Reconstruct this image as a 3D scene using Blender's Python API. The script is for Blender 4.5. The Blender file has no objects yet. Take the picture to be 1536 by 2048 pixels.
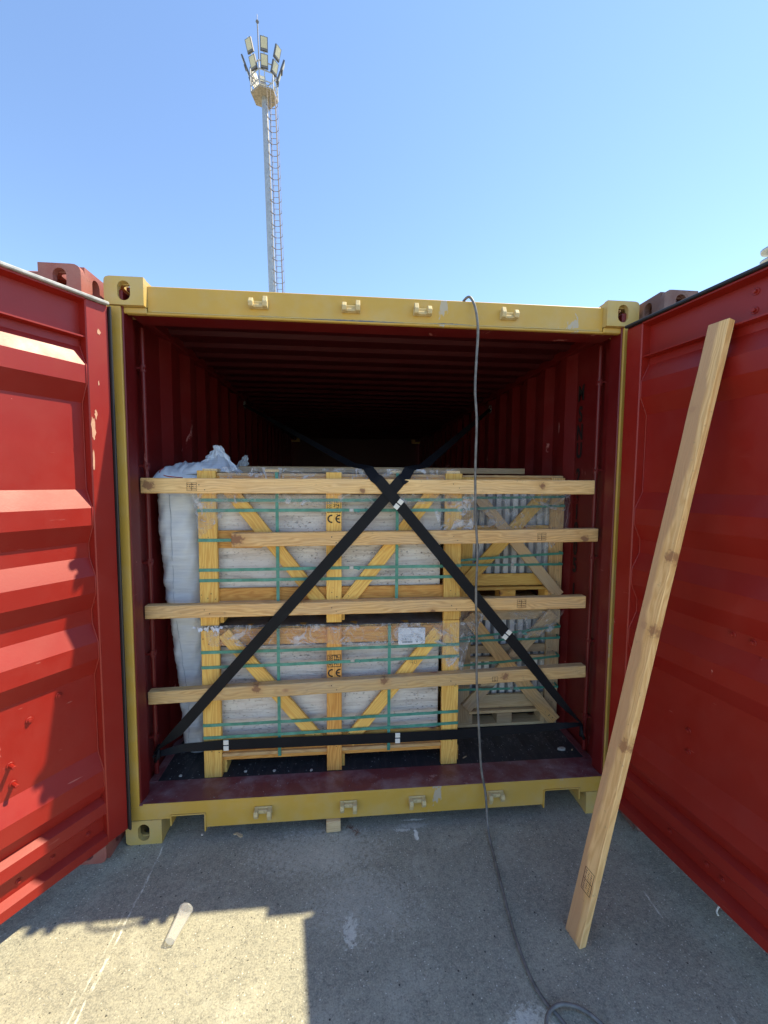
import bpy, bmesh, math, random
from mathutils import Vector, Matrix
from math import radians as R, pi, cos, sin, sqrt
random.seed(7)
S = bpy.context.scene
C = S.collection

# ------------------------------------------------------------------ camera, sky, sun, exposure
cam = bpy.data.cameras.new('camera'); camo = bpy.data.objects.new('camera', cam); C.objects.link(camo)
camo.location = (1.03532, -1.91793, 1.71485)
camo.rotation_euler = (1.49972, -0.00647, -0.09049)
cam.sensor_fit = 'VERTICAL'; cam.sensor_height = 36; cam.lens = 36*820/2048
cam.clip_start = 0.05; cam.clip_end = 2000
S.camera = camo
LV = Vector((-.603, -.148, -1.0)).normalized()      # direction the sunlight travels
elev = math.asin(-LV.z); azim = math.atan2(-LV.x, -LV.y)
w = bpy.data.worlds.new('World'); S.world = w; w.use_nodes = True
nt = w.node_tree; nt.nodes.clear()
sk = nt.nodes.new('ShaderNodeTexSky'); sk.sky_type = 'NISHITA'; sk.sun_disc = False
sk.sun_elevation = elev; sk.sun_rotation = azim
sk.air_density = 1.0; sk.dust_density = 0.05; sk.ozone_density = 2.8; sk.altitude = 0
bg = nt.nodes.new('ShaderNodeBackground'); bg.inputs[1].default_value = 0.114
wo = nt.nodes.new('ShaderNodeOutputWorld')
nt.links.new(sk.outputs[0], bg.inputs[0]); nt.links.new(bg.outputs[0], wo.inputs[0])
sl = bpy.data.lights.new('sun', 'SUN'); sl.energy = 3.35; sl.angle = R(.5); sl.color = (1.0, .86, .60)
so = bpy.data.objects.new('sun', sl); C.objects.link(so); so.rotation_euler = LV.to_track_quat('-Z', 'Y').to_euler()
so.location = (8, 2, 14)
vs = S.view_settings
vs.view_transform = 'Standard'; vs.look = 'None'; vs.gamma = 1; vs.exposure = 1.38; vs.use_curve_mapping = False

# ------------------------------------------------------------------ object helpers
def tag(o, label=None, cat=None, group=None, kind=None):
    if label: o['label'] = label
    if cat: o['category'] = cat
    if group: o['group'] = group
    if kind: o['kind'] = kind
    return o
def empty(name, loc=(0,0,0), label=None, cat=None, group=None, parent=None):
    o = bpy.data.objects.new(name, None); C.objects.link(o); o.location = loc
    o.empty_display_size = .1
    if parent: o.parent = parent
    return tag(o, label, cat, group)
def worldM(o):
    m = o.matrix_basis.copy()
    return worldM(o.parent) @ m if o.parent else m
def place(o, parent, M):
    if parent is not None:
        o.parent = parent
        o.matrix_basis = worldM(parent).inverted() @ M
    else:
        o.matrix_basis = M
    return o
def frame(origin, ax, ay):
    """matrix whose local x is ax and local y as near ay as possible"""
    ax = Vector(ax).normalized(); ay = Vector(ay); ay = (ay - ax*ay.dot(ax)).normalized(); az = ax.cross(ay)
    M = Matrix((ax, ay, az)).transposed().to_4x4(); M.translation = Vector(origin); return M
I4 = Matrix.Identity(4)
class MB:
    def __init__(s): s.v = []; s.f = []
    def add(s, vs, fs, M=None):
        n = len(s.v)
        s.v += [tuple((M @ Vector(p)) if M else p) for p in vs]; s.f += [tuple(i+n for i in f) for f in fs]; return s
    def box(s, a, b, M=None):
        x0,y0,z0 = a; x1,y1,z1 = b
        return s.add([(x0,y0,z0),(x1,y0,z0),(x1,y1,z0),(x0,y1,z0),(x0,y0,z1),(x1,y0,z1),(x1,y1,z1),(x0,y1,z1)],
              [(0,3,2,1),(4,5,6,7),(0,1,5,4),(1,2,6,5),(2,3,7,6),(3,0,4,7)], M)
    def prism(s, prof, vec, M=None, caps=True):
        n = len(prof); a = [tuple(p) for p in prof]; b = [tuple(Vector(p)+Vector(vec)) for p in prof]
        fs = [(i, (i+1)%n, n+(i+1)%n, n+i) for i in range(n)]
        if caps: fs += [tuple(range(n-1,-1,-1)), tuple(range(n, 2*n))]
        return s.add(a+b, fs, M)
    def tube(s, pts, r, n=8, M=None, caps=True):
        pts = [Vector(p) for p in pts]; m = len(pts); vs = []; fs = []
        rr = r if isinstance(r, (list, tuple)) else [r]*m
        up = None
        for i, p in enumerate(pts):
            t = (pts[min(i+1,m-1)]-pts[max(i-1,0)]).normalized()
            if up is None: up = Vector((0,0,1)) if abs(t.z) < .9 else Vector((1,0,0))
            a = (up - t*up.dot(t)).normalized(); b = t.cross(a); up = a
            for k in range(n):
                q = 2*pi*k/n; vs.append(tuple(p + a*(rr[i]*cos(q)) + b*(rr[i]*sin(q))))
        for i in range(m-1):
            for k in range(n):
                fs.append((i*n+k, i*n+(k+1)%n, (i+1)*n+(k+1)%n, (i+1)*n+k))
        if caps: fs += [tuple(range(n-1,-1,-1)), tuple((m-1)*n+k for k in range(n))]
        return s.add(vs, fs, M)
    def grid(s, fn, nu, nv):
        vs = [tuple(fn(i/nu, j/nv)) for j in range(nv+1) for i in range(nu+1)]
        fs = [(j*(nu+1)+i, j*(nu+1)+i+1, (j+1)*(nu+1)+i+1, (j+1)*(nu+1)+i) for j in range(nv) for i in range(nu)]
        return s.add(vs, fs)
    def mesh(s, name, mat, bevel=0, smooth=False, fix=True):
        me = bpy.data.meshes.new(name); bm = bmesh.new()
        vs = [bm.verts.new(p) for p in s.v]
        for f in s.f:
            try: bm.faces.new([vs[i] for i in f])
            except ValueError: pass
        if fix: bmesh.ops.recalc_face_normals(bm, faces=bm.faces)
        if bevel:
            es = [e for e in bm.edges if len(e.link_faces) == 2 and e.calc_face_angle(0) > .6]
            bmesh.ops.bevel(bm, geom=es, offset=bevel, segments=1, affect='EDGES')
        if smooth:
            for f in bm.faces: f.smooth = True
            if smooth is not True:
                for e in bm.edges:
                    if len(e.link_faces) == 2 and e.calc_face_angle(0) > smooth: e.smooth = False
        bm.to_mesh(me); bm.free()
        for m in (mat if isinstance(mat, (list, tuple)) else [mat]): me.materials.append(m)
        return me
    def build(s, name, mat, parent=None, M=None, bevel=0, smooth=False, fix=True):
        """the vertices are in world space unless M places them"""
        o = bpy.data.objects.new(name, s.mesh(name, mat, bevel, smooth, fix)); C.objects.link(o)
        return place(o, parent, M if M is not None else I4)
def centred(mb, name, mat, parent=None, bevel=0, smooth=False, fix=True):
    """build from world-space vertices but give the object its origin at their centre"""
    lo = Vector([min(p[i] for p in mb.v) for i in range(3)]); hi = Vector([max(p[i] for p in mb.v) for i in range(3)])
    c = (lo+hi)/2
    mb.v = [tuple(Vector(p)-c) for p in mb.v]
    return mb.build(name, mat, parent, Matrix.Translation(c), bevel, smooth, fix)

# ------------------------------------------------------------------ material helpers
class N:
    def __init__(s, name, rough=.5, metal=0):
        s.m = bpy.data.materials.new(name); s.m.use_nodes = True; s.t = s.m.node_tree
        s.b = s.t.nodes['Principled BSDF']; s.o = s.t.nodes['Material Output']
        s.b.inputs['Roughness'].default_value = rough; s.b.inputs['Metallic'].default_value = metal
        s.tc = s.t.nodes.new('ShaderNodeTexCoord'); s.obj = s.tc.outputs['Object']
    def n(s, typ, ins=None, **kw):
        d = s.t.nodes.new('ShaderNode'+typ)
        for k, v in kw.items(): setattr(d, k, v)
        for k, v in (ins or {}).items(): s.set(d.inputs[k], v)
        return d
    def set(s, inp, v):
        if isinstance(v, bpy.types.NodeSocket): s.t.links.new(v, inp)
        elif isinstance(v, tuple) and len(v) == 3 and inp.type == 'RGBA': inp.default_value = (*v, 1)
        else: inp.default_value = v
    def vmul(s, v, k): return s.n('VectorMath', {0: v, 1: k}, operation='MULTIPLY').outputs[0]
    def vadd(s, v, k): return s.n('VectorMath', {0: v, 1: k}, operation='ADD').outputs[0]
    def noise(s, v, scale, detail=4, rough=.55, dist=0):
        return s.n('TexNoise', {'Vector': v, 'Scale': scale, 'Detail': detail, 'Roughness': rough, 'Distortion': dist}).outputs[0]
    def voro(s, v, scale, feature='F1', out=0, dims='3D'):
        return s.n('TexVoronoi', {'Vector': v, 'Scale': scale}, feature=feature, voronoi_dimensions=dims).outputs[out]
    def ramp(s, f, stops):
        d = s.n('ValToRGB', {0: f}); e = d.color_ramp.elements
        while len(e) < len(stops): e.new(.5)
        for el, (p, c) in zip(e, stops):
            el.position = p; el.color = (*c, 1) if isinstance(c, tuple) else (c, c, c, 1)
        return d.outputs[0]
    def mr(s, f, a, b, c=0., d=1.): return s.n('MapRange', {0: f, 1: a, 2: b, 3: c, 4: d}).outputs[0]
    def math(s, op, a, b=0., c=None):
        i = {0: a, 1: b}
        if c is not None: i[2] = c
        return s.n('Math', i, operation=op, use_clamp=False).outputs[0]
    def mix(s, f, a, b, mode='MIX'):
        d = s.n('Mix', data_type='RGBA', blend_type=mode, clamp_factor=True)
        s.set(d.inputs[0], f); s.set(d.inputs[6], a); s.set(d.inputs[7], b); return d.outputs[2]
    def color(s, v): s.set(s.b.inputs['Base Color'], v); return s
    def rough(s, v): s.set(s.b.inputs['Roughness'], v); return s
    def bump(s, h, strength=.3, dist=.002):
        d = s.n('Bump', {'Height': h, 'Strength': strength, 'Distance': dist}); s.set(s.b.inputs['Normal'], d.outputs[0]); return s
    def rnd(s):
        oi = s.n('ObjectInfo'); return oi.outputs['Random']
    def seeded(s):
        r = s.math('MULTIPLY', s.rnd(), 37.)
        return s.vadd(s.obj, s.n('CombineXYZ', {0: r, 1: r, 2: r}).outputs[0])
    def sep(s, v): return s.n('SeparateXYZ', {0: v}).outputs

def wood(name, base, dark, grey=.0, knots=None, contrast=1.0, knotcol=(.16,.065,.03), rk=.45, rough=.7, stain=None):
    a = N(name, rough); rn = a.rnd()
    p = a.seeded()
    # grain runs along local x
    warp = a.noise(a.vmul(p, (1.6, 9, 9)), 1, 3)
    q = a.vadd(a.vmul(p, (.9, 26, 26)), a.vmul(a.n('CombineXYZ', {1: a.mr(warp, 0, 1, -1, 1), 2: a.mr(warp, 0, 1, -1, 1)}).outputs[0], (0, 2.6, 2.6)))
    if knots:
        o = a.sep(a.obj); acc = None; halos = None
        for (kx, ky, kr) in knots:
            dx = a.math('SUBTRACT', o[0], kx); dy = a.math('SUBTRACT', o[1], ky)
            d = a.math('SQRT', a.math('ADD', a.math('MULTIPLY', a.math('MULTIPLY', dx, dx), .8), a.math('MULTIPLY', dy, dy)))
            m = a.mr(a.math('ADD', d, a.math('MULTIPLY', a.mr(a.noise(a.obj, 70, 3), .3, .7, -.5, .5), kr*.9)), kr*.62, kr*1.15, 1, 0)
            hl = a.mr(a.math('ADD', d, a.math('MULTIPLY', a.mr(warp, .3, .7, -.5, .5), kr)), kr*.9, kr*2.6, .6, 0); halos = hl if halos is None else a.math('MAXIMUM', halos, hl)
            acc = m if acc is None else a.math('MAXIMUM', acc, m)
    rings = a.n('TexWave', {'Vector': q, 'Scale': .8, 'Distortion': 4.2, 'Detail': 3, 'Detail Scale': 1.2}, wave_type='BANDS', bands_direction='Y').outputs['Fac']
    fine = a.noise(a.vmul(p, (5, 260, 260)), 1, 3, .7)
    g = a.math('ADD', a.math('MULTIPLY', rings, .55*contrast), a.math('MULTIPLY', a.mr(fine, .33, .67), .45))
    col = a.mix(a.mr(g, .05, .95), base, dark)
    tone = a.noise(p, 2.1, 3)
    col = a.mix(a.mr(tone, .35, .75, 0, .22), col, tuple(c*.62 for c in base), 'MIX')
    lw = a.mr(rn, 0, 1, .82, 1.14)
    col = a.mix(1.0, col, a.n('CombineColor', {0: lw, 1: lw, 2: lw}).outputs[0], 'MULTIPLY')
    if grey:
        gn = a.noise(a.vmul(p, (1, 5, 5)), 2.5, 5, .65)
        col = a.mix(a.mr(gn, .42, .68, 0, grey), col, (.42, .37, .30))
    # random small knots
    vk = a.n('TexVoronoi', {'Vector': a.vmul(p, (5.2, 9, 9)), 'Scale': 1.0}, feature='F1')
    kd = a.mr(vk.outputs[0], .07, .16, 1, 0)
    kc = a.sep(vk.outputs[1])[0]
    kd = a.math('MULTIPLY', kd, a.mr(kc, 1-rk, 1-rk+.02))
    halo = a.math('MULTIPLY', a.mr(vk.outputs[0], .1, .34, .5, 0), a.mr(kc, 1-rk, 1-rk+.02))
    col = a.mix(halo, col, dark)
    kcol = a.mix(a.mr(a.noise(a.vmul(p, (30, 90, 90)), 1, 2), .3, .7), knotcol, tuple(min(1, c*2.1) for c in knotcol))
    col = a.mix(kd, col, kcol)
    if knots:
        col = a.mix(halos, col, dark)
        kring = a.mr(a.n('TexWave', {'Vector': a.vmul(p, (40, 60, 60)), 'Scale': 2.3, 'Distortion': 5, 'Detail': 2}, wave_type='RINGS').outputs['Fac'], 0, 1, .25, 1)
        col = a.mix(a.math('MULTIPLY', acc, a.mr(kring, 0, 1, .45, 1)), col, knotcol)
    if stain:                                        # a darker heartwood edge along one side of the board
        o = a.sep(a.obj)
        e = a.mr(a.math('ADD', a.math('MULTIPLY', o[1], -1.), a.math('MULTIPLY', a.mr(a.noise(a.vmul(p, (2.2, .6, .6)), 1, 3), .3, .7, -1, 1), .022)), stain[0]-.006, stain[0]+.006, 1, 0)
        col = a.mix(a.math('MULTIPLY', e, .85), col, stain[1])
    dirt = a.noise(p, 38, 5, .7)
    col = a.mix(a.mr(dirt, .62, .72, 0, .35), col, (.17, .12, .08))
    a.color(col); a.bump(a.math('ADD', fine, a.math('MULTIPLY', rings, .6)), .35, .0012)
    return a.m
WOOD = dict(
 crate=wood('crate_pine', (.92,.60,.15), (.74,.39,.08), contrast=1.25),
 orange=wood('orange_pine', (.80,.42,.10), (.58,.24,.045), contrast=1.1, rk=.3),
 bar=wood('bar_pine', (.82,.53,.22), (.54,.29,.10), grey=.35, rk=.25),
 old=wood('weathered_pine', (.68,.49,.27), (.50,.32,.16), grey=.4, rk=.3),
 pale=wood('pale_pine', (.82,.63,.36), (.66,.46,.23), grey=.15, rk=.2),
)

def paint(name, base, chip, rough=.42, wear=.0, dust=.15, dustcol=(.35,.30,.27), chal=None, spec=.5, orange_peel=.12, rust=0.):
    a = N(name, rough); p = a.obj
    n1 = a.noise(p, 1.7, 5, .6); n2 = a.noise(p, 9, 6, .65)
    col = a.mix(a.mr(n1, .3, .7), tuple(c*.9 for c in base), tuple(min(1,c*1.08) for c in base))
    if chal: col = a.mix(a.mr(a.noise(a.vmul(p, (1,1,.5)), 2.3, 4), .45, .75, 0, .6), col, chal)
    dn = a.mr(a.math('MULTIPLY', n2, a.mr(n1, .2, .8, .6, 1.4)), .45, .8, 0, dust)
    col = a.mix(dn, col, dustcol)
    if wear:
        s1 = a.noise(a.vmul(p, (3, 3, 1.2)), 2.0, 6, .72, .6)
        m = a.mr(s1, .735-wear*.1, .75-wear*.1)
        col = a.mix(a.math('MULTIPLY', m, .8), col, chip)
        sc = a.noise(a.vmul(p, (6, 6, 70)), 1.4, 2, .5, .3)
        m2 = a.math('MULTIPLY', a.mr(sc, .74, .76), a.mr(n1, .5, .6))
        col = a.mix(a.math('MULTIPLY', m2, .6), col, chip)
    if rust:
        r1 = a.noise(p, 14, 8, .75)
        col = a.mix(a.mr(r1, .64-rust*.16, .72-rust*.16, 0, .9), col, (.085,.035,.018))
    a.color(col)
    a.rough(a.mr(n2, .3, .7, rough-.03, rough+.07))
    a.b.inputs['Specular IOR Level'].default_value = spec
    a.bump(a.math('ADD', a.noise(p, 160, 2), a.math('MULTIPLY', n1, .8)), orange_peel, .0015)
    return a.m
RED = paint('container_red', (.285,.011,.005), (.62,.24,.19), .44, wear=.5, dust=.04, dustcol=(.42,.18,.14), spec=.55)
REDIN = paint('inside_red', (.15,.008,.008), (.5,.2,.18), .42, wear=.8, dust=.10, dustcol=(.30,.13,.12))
REDDK = paint('shaded_inside_red', (.06,.004,.006), (.3,.13,.12), .5, wear=.3, dust=.08, dustcol=(.16,.07,.07), spec=.35)  # darker copy of the inside red, with the deep interior's shade in its colour
YEL = paint('container_yellow', (.57,.35,.055), (.46,.42,.34), .48, wear=.9, dust=.3, dustcol=(.50,.42,.27), chal=(.50,.36,.11))
CASTY = paint('casting_yellow', (.55,.385,.11), (.38,.34,.27), .58, wear=.5, dust=.35, dustcol=(.46,.41,.30), rust=.15, orange_peel=.35)
KEEP = paint('keeper_cream', (.58,.46,.21), (.3,.22,.14), .6, wear=.45, dust=.45, dustcol=(.50,.44,.33), rust=.25, orange_peel=.3)
SILL = paint('sill_plate_red', (.20,.055,.06), (.40,.26,.25), .4, wear=.85, dust=1.0, dustcol=(.34,.24,.25), rust=0, orange_peel=.3)
NBRL = paint('faded_red', (.33,.10,.075), (.5,.3,.25), .6, wear=.5, dust=.5, dustcol=(.42,.22,.18), rust=.25, orange_peel=.5)
NBRR = paint('rusty_brown', (.16,.085,.07), (.3,.22,.2), .7, wear=.5, dust=.6, dustcol=(.28,.22,.2), rust=.5, orange_peel=.6)

def simple(name, col, rough=.5, metal=0, var=.15, scale=20, bump=.1):
    a = N(name, rough, metal); n = a.noise(a.obj, scale, 4)
    a.color(a.mix(a.mr(n, .3, .7), tuple(c*(1-var) for c in col), tuple(min(1, c*(1+var)) for c in col)))
    if bump: a.bump(a.noise(a.obj, scale*6, 3), bump, .001)
    return a.m
GASKB = simple('black_rubber', (.018,.018,.02), .55)
GASKW = simple('worn_grey_gasket', (.42,.42,.41), .45, var=.3, scale=30)
STEEL = simple('galvanised_steel', (.42,.43,.43), .45, .55, var=.15, scale=8)
STEELD = simple('dark_steel', (.13,.13,.14), .5, .4)
INK = simple('black_ink', (.014,.011,.010), .7, bump=0)
BROWNINK = simple('brown_burnt_ink', (.10,.045,.02), .8, bump=0)
PAPER = simple('white_paper', (.72,.75,.80), .55, var=.06, bump=0)
PRINT = simple('grey_print', (.23,.25,.27), .7, bump=0)
CLIP = simple('white_clip', (.80,.78,.70), .45, var=.08)
REDTH = simple('red_thread', (.45,.05,.06), .8)
NAIL = simple('nail_head', (.09,.06,.045), .6, .2)

def straps():
    a = N('green_band', .38); p = a.seeded(); n = a.noise(a.vmul(p, (8, 8, 8)), 3, 4)
    a.color(a.mix(a.mr(n, .35, .7), (.045,.215,.155), (.10,.34,.26))); a.bump(a.voro(p, 260), .4, .0006); return a.m
GREEN = straps()
def webbing():
    a = N('black_webbing', .62); p = a.obj
    wv = a.n('TexWave', {'Vector': p, 'Scale': 90., 'Distortion': .5}, wave_type='BANDS', bands_direction='Y').outputs['Fac']
    w2 = a.n('TexWave', {'Vector': p, 'Scale': 60., 'Distortion': 2.}, wave_type='BANDS', bands_direction='X').outputs['Fac']
    a.color(a.mix(a.noise(p, 12, 4), (.006,.0065,.008), (.013,.014,.017))); a.bump(a.math('ADD', wv, w2), .5, .0008)
    a.b.inputs['Specular IOR Level'].default_value = .2
    return a.m
WEB = webbing()
def travertine():
    a = N('travertine', .75); p = a.seeded()
    band = a.noise(a.vmul(p, (1.2, 1, 13)), 1.6, 6, .68, .35)
    band2 = a.noise(a.vmul(p, (3, 1, 55)), 1.2, 4, .7, .2)
    cloud = a.noise(p, 3.2, 5, .6)
    c = a.ramp(a.math('ADD', a.math('MULTIPLY', band, .7), a.math('MULTIPLY', band2, .3)),
               [(.36, (.36,.31,.27)), (.45, (.56,.50,.44)), (.53, (.76,.71,.64)), (.64, (.58,.51,.45))])
    c = a.mix(a.mr(cloud, .4, .7, 0, .5), c, (.72,.69,.65))
    pit = a.noise(a.vmul(p, (48, 30, 95)), 1.3, 4, .65)
    zone = a.mr(a.noise(a.vmul(p, (1.2, 1, 7)), 2.2, 3), .45, .6)
    pm = a.math('MULTIPLY', a.mr(pit, .60, .66), a.mr(zone, 0, 1, .25, 1))
    p3 = a.mr(a.noise(a.vmul(p, (16, 12, 70)), 1.2, 5, .75), .63, .67)
    pm = a.math('MAXIMUM', pm, a.math('MULTIPLY', p3, .8))
    c = a.mix(a.math('MULTIPLY', pm, .85), c, (.15,.12,.10))
    a.color(c); a.bump(a.math('SUBTRACT', band2, pm), .7, .003); return a.m
TRAV = travertine()
def tilem(dark=False):
    a = N('grey_stone_strip' if dark else 'pale_stone_strip', .7); p = a.seeded(); rn = a.rnd()
    n = a.noise(a.vmul(p, (4, 4, .8)), 14, 5, .7)
    base = a.ramp(rn, [(0, (.20,.20,.205)), (1, (.34,.34,.35))] if dark else [(0, (.62,.61,.59)), (1, (.90,.88,.85))])
    a.color(a.mix(a.mr(n, .5, .72, 0, .6), base, (.17,.165,.16))); a.bump(n, .5, .002); return a.m
TILE = tilem(); TILED = tilem(True)
def film():
    a = N('clear_film', .12); p = a.obj
    n = a.voro(a.vmul(p, (1, 1, 1)), 15, 'DISTANCE_TO_EDGE'); n2 = a.noise(p, 11, 5, .65, 1.6); n3 = a.noise(p, 3, 3)
    crease = a.math('ADD', a.math('MULTIPLY', a.mr(n, 0, .035, 1, 0), .16), a.mr(n2, .52, .66, 0, .55))
    fac = a.math('ADD', .10, crease)
    tr = a.n('BsdfTransparent', {0: (.97,.975,.98)})
    a.color((.66,.68,.72)); a.bump(a.math('ADD', n2, a.math('MULTIPLY', n, .6)), 1.0, .02)
    a.b.inputs['Roughness'].default_value = .13; a.b.inputs['Specular IOR Level'].default_value = .8
    mx = a.n('MixShader', {0: fac, 1: tr.outputs[0], 2: a.b.outputs[0]})
    a.t.links.new(mx.outputs[0], a.o.inputs[0]); return a.m
FILM = film()
def cupmat():
    a = N('clear_cup', .1); tr = a.n('BsdfTransparent', {0: (.93,.93,.91)})
    a.color((.85,.85,.83)); a.bump(a.noise(a.obj, 60, 3), .5, .002)
    lw = a.n('LayerWeight', {0: .35})
    mx = a.n('MixShader', {0: a.mr(lw.outputs['Facing'], 0, 1, .14, .70), 1: tr.outputs[0], 2: a.b.outputs[0]})
    a.t.links.new(mx.outputs[0], a.o.inputs[0]); return a.m
CUP = cupmat()
def bagm():
    a = N('woven_bag', .5); p = a.obj
    wx = a.n('TexWave', {'Vector': p, 'Scale': 95., 'Distortion': .6}, wave_type='BANDS', bands_direction='Z').outputs['Fac']
    wy = a.n('TexWave', {'Vector': p, 'Scale': 95., 'Distortion': .6}, wave_type='BANDS', bands_direction='X').outputs['Fac']
    st = a.noise(a.vmul(p, (2, 2, 26)), 3, 5, .7)
    br = a.noise(p, 5, 4)
    c = a.mix(a.mr(st, .35, .7), (.62,.66,.72), (.82,.85,.88)); c = a.mix(a.mr(br, .35, .7, 0, .5), c, (.72,.75,.78))
    seam = a.sep(p)
    a.color(c); a.bump(a.math('ADD', a.math('MULTIPLY', a.math('ADD', wx, wy), .25), st), .45, .0022)
    a.b.inputs['Specular IOR Level'].default_value = .35
    return a.m
BAG = bagm()
def plyfloor():
    a = N('dark_plywood', .6); p = a.obj
    n = a.noise(p, 5, 6, .7); f = a.noise(a.vmul(p, (60, 2, 1)), 1, 4); sp = a.noise(p, 55, 4, .75)
    c = a.mix(a.mr(n, .3, .75), (.020,.020,.023), (.055,.054,.056)); c = a.mix(a.mr(f, .5, .8, 0, .4), c, (.09,.08,.075))
    c = a.mix(a.mr(a.math('MULTIPLY', sp, a.mr(n, .3, .7, .8, 1.2)), .60, .70, 0, .6), c, (.22,.21,.20))
    a.color(c); a.bump(f, .3, .002); return a.m
PLY = plyfloor()

def ground_mat():
    a = N('worn_concrete', .88); p = a.obj
    big = a.noise(p, .9, 5, .6); mid = a.noise(p, 4.5, 6, .68); fine = a.noise(p, 42, 6, .82); grain = a.noise(p, 150, 4, .8)
    c = a.mix(a.mr(mid, .32, .7), (.225,.222,.205), (.35,.335,.295))
    c = a.mix(a.mr(big, .35, .68, 0, .5), c, (.27,.265,.24))
    c = a.mix(a.mr(a.noise(a.vadd(p, (31, 2, 0)), 1.5, 8, .72), .46, .62, 0, .55), c, (.155,.155,.148))
    blot = a.noise(p, 2.1, 7, .72, .4)
    c = a.mix(a.mr(blot, .50, .64, 0, .6), c, (.185,.184,.172))                  # old oily stains
    pale = a.noise(a.vadd(p, (13, 5, 0)), 3.6, 8, .75)
    c = a.mix(a.mr(pale, .52, .66, 0, .62), c, (.42,.415,.385))                    # lime bloom
    c = a.mix(a.mr(fine, .47, .70, 0, .75), c, (.38,.36,.31))
    c = a.mix(a.mr(fine, .47, .33, 0, .9), c, (.14,.137,.127))
    c = a.mix(a.mr(grain, .50, .68, 0, .8), c, (.46,.43,.365))
    c = a.mix(a.mr(grain, .46, .32, 0, .85), c, (.12,.118,.11))
    v = a.n('TexVoronoi', {'Vector': p, 'Scale': 95.}, feature='F1')
    sp = a.math('MULTIPLY', a.mr(v.outputs[0], .16, .24, 1, 0), a.mr(a.sep(v.outputs[1])[0], .86, .88))
    c = a.mix(sp, c, (.62,.61,.58))
    v2 = a.n('TexVoronoi', {'Vector': a.vadd(p, (3, 7, 0)), 'Scale': 42.}, feature='F1')
    sp2 = a.math('MULTIPLY', a.mr(v2.outputs[0], .10, .18, 1, 0), a.mr(a.sep(v2.outputs[1])[1], .90, .92))
    c = a.mix(sp2, c, (.045,.045,.045))
    crk = a.voro(a.vadd(a.vmul(p, (1, 1, 1)), a.vmul(a.n('TexNoise', {'Vector': p, 'Scale': 5.}).outputs[1], (.25, .25, 0))), .62, 'DISTANCE_TO_EDGE', dims='2D')
    ck = a.math('MULTIPLY', a.mr(crk, .0012, .0035, 1, 0), a.mr(mid, .45, .6))
    c = a.mix(a.math('MULTIPLY', ck, .12), c, (.07,.07,.065))
    xyz = a.sep(p)
    wob = a.mr(a.noise(a.vmul(p, (1, 1, 1)), 9, 5, .7), .25, .75, -1, 1)
    def chalk(x0, y0, y1, wd, amount, wobk=.008):
        d = a.math('ABSOLUTE', a.math('SUBTRACT', a.math('ADD', xyz[0], a.math('MULTIPLY', wob, wobk)), x0))
        m = a.mr(d, wd*.5, wd*1.3, 1, 0)
        m = a.math('MULTIPLY', m, a.mr(a.noise(a.vmul(p, (1.3, .35, 1)), 60, 6, .85), .46, .60))
        m = a.math('MULTIPLY', m, a.mr(xyz[1], y0, y0+.03)); m = a.math('MULTIPLY', m, a.mr(xyz[1], y1-.03, y1, 1, 0))
        return a.math('MULTIPLY', m, amount)
    def splash(x, y, rx, ry, amt):
        dx = a.math('MULTIPLY', a.math('SUBTRACT', xyz[0], x), 1/rx); dy = a.math('MULTIPLY', a.math('SUBTRACT', xyz[1], y), 1/ry)
        d = a.math('ADD', a.math('MULTIPLY', dx, dx), a.math('MULTIPLY', dy, dy))
        m = a.mr(a.math('ADD', d, a.math('MULTIPLY', a.mr(a.noise(p, 60, 5, .75), .3, .7, -1, 1), 1.1)), .2, 1.0, 1, 0)
        return a.math('MULTIPLY', m, amt)
    ms = [chalk(.178, -1.2, .0, .0045, .85), chalk(.155, -1.3, -.30, .0035, .55), chalk(.133, -1.3, -.42, .003, .35),
          chalk(2.283, -.52, -.40, .004, .95, .004), chalk(2.272, -.92, -.80, .006, .9, .004),
          splash(1.373, -.05, .012, .04, .95), splash(1.38, .036, .06, .006, .8), splash(1.305, -.02, .05, .010, .5), splash(1.36, .0, .09, .02, .30),
          splash(1.10, -.36, .24, .16, .16), splash(1.05, -.46, .03, .07, .55), splash(1.62, -.78, .08, .05, .5), splash(.9, -.1, .35, .14, .2)]
    tot = ms[0]
    for m in ms[1:]: tot = a.math('MAXIMUM', tot, m)
    c = a.mix(tot, c, (.80,.80,.79))
    c = a.mix(1.0, c, (1.22,1.23,1.06), 'MULTIPLY')
    a.color(c)
    h = a.math('ADD', a.math('MULTIPLY', fine, 1.0), a.math('MULTIPLY', grain, .7)); h = a.math('ADD', h, a.math('MULTIPLY', mid, .6))
    a.bump(h, .75, .0042); return a.m
GROUND = ground_mat()

# ------------------------------------------------------------------ ground
g = MB(); g.add([(-400,-400,0),(400,-400,0),(400,400,0),(-400,400,0)], [(0,1,2,3)])
tag(g.build('ground', GROUND), kind='structure')

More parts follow.
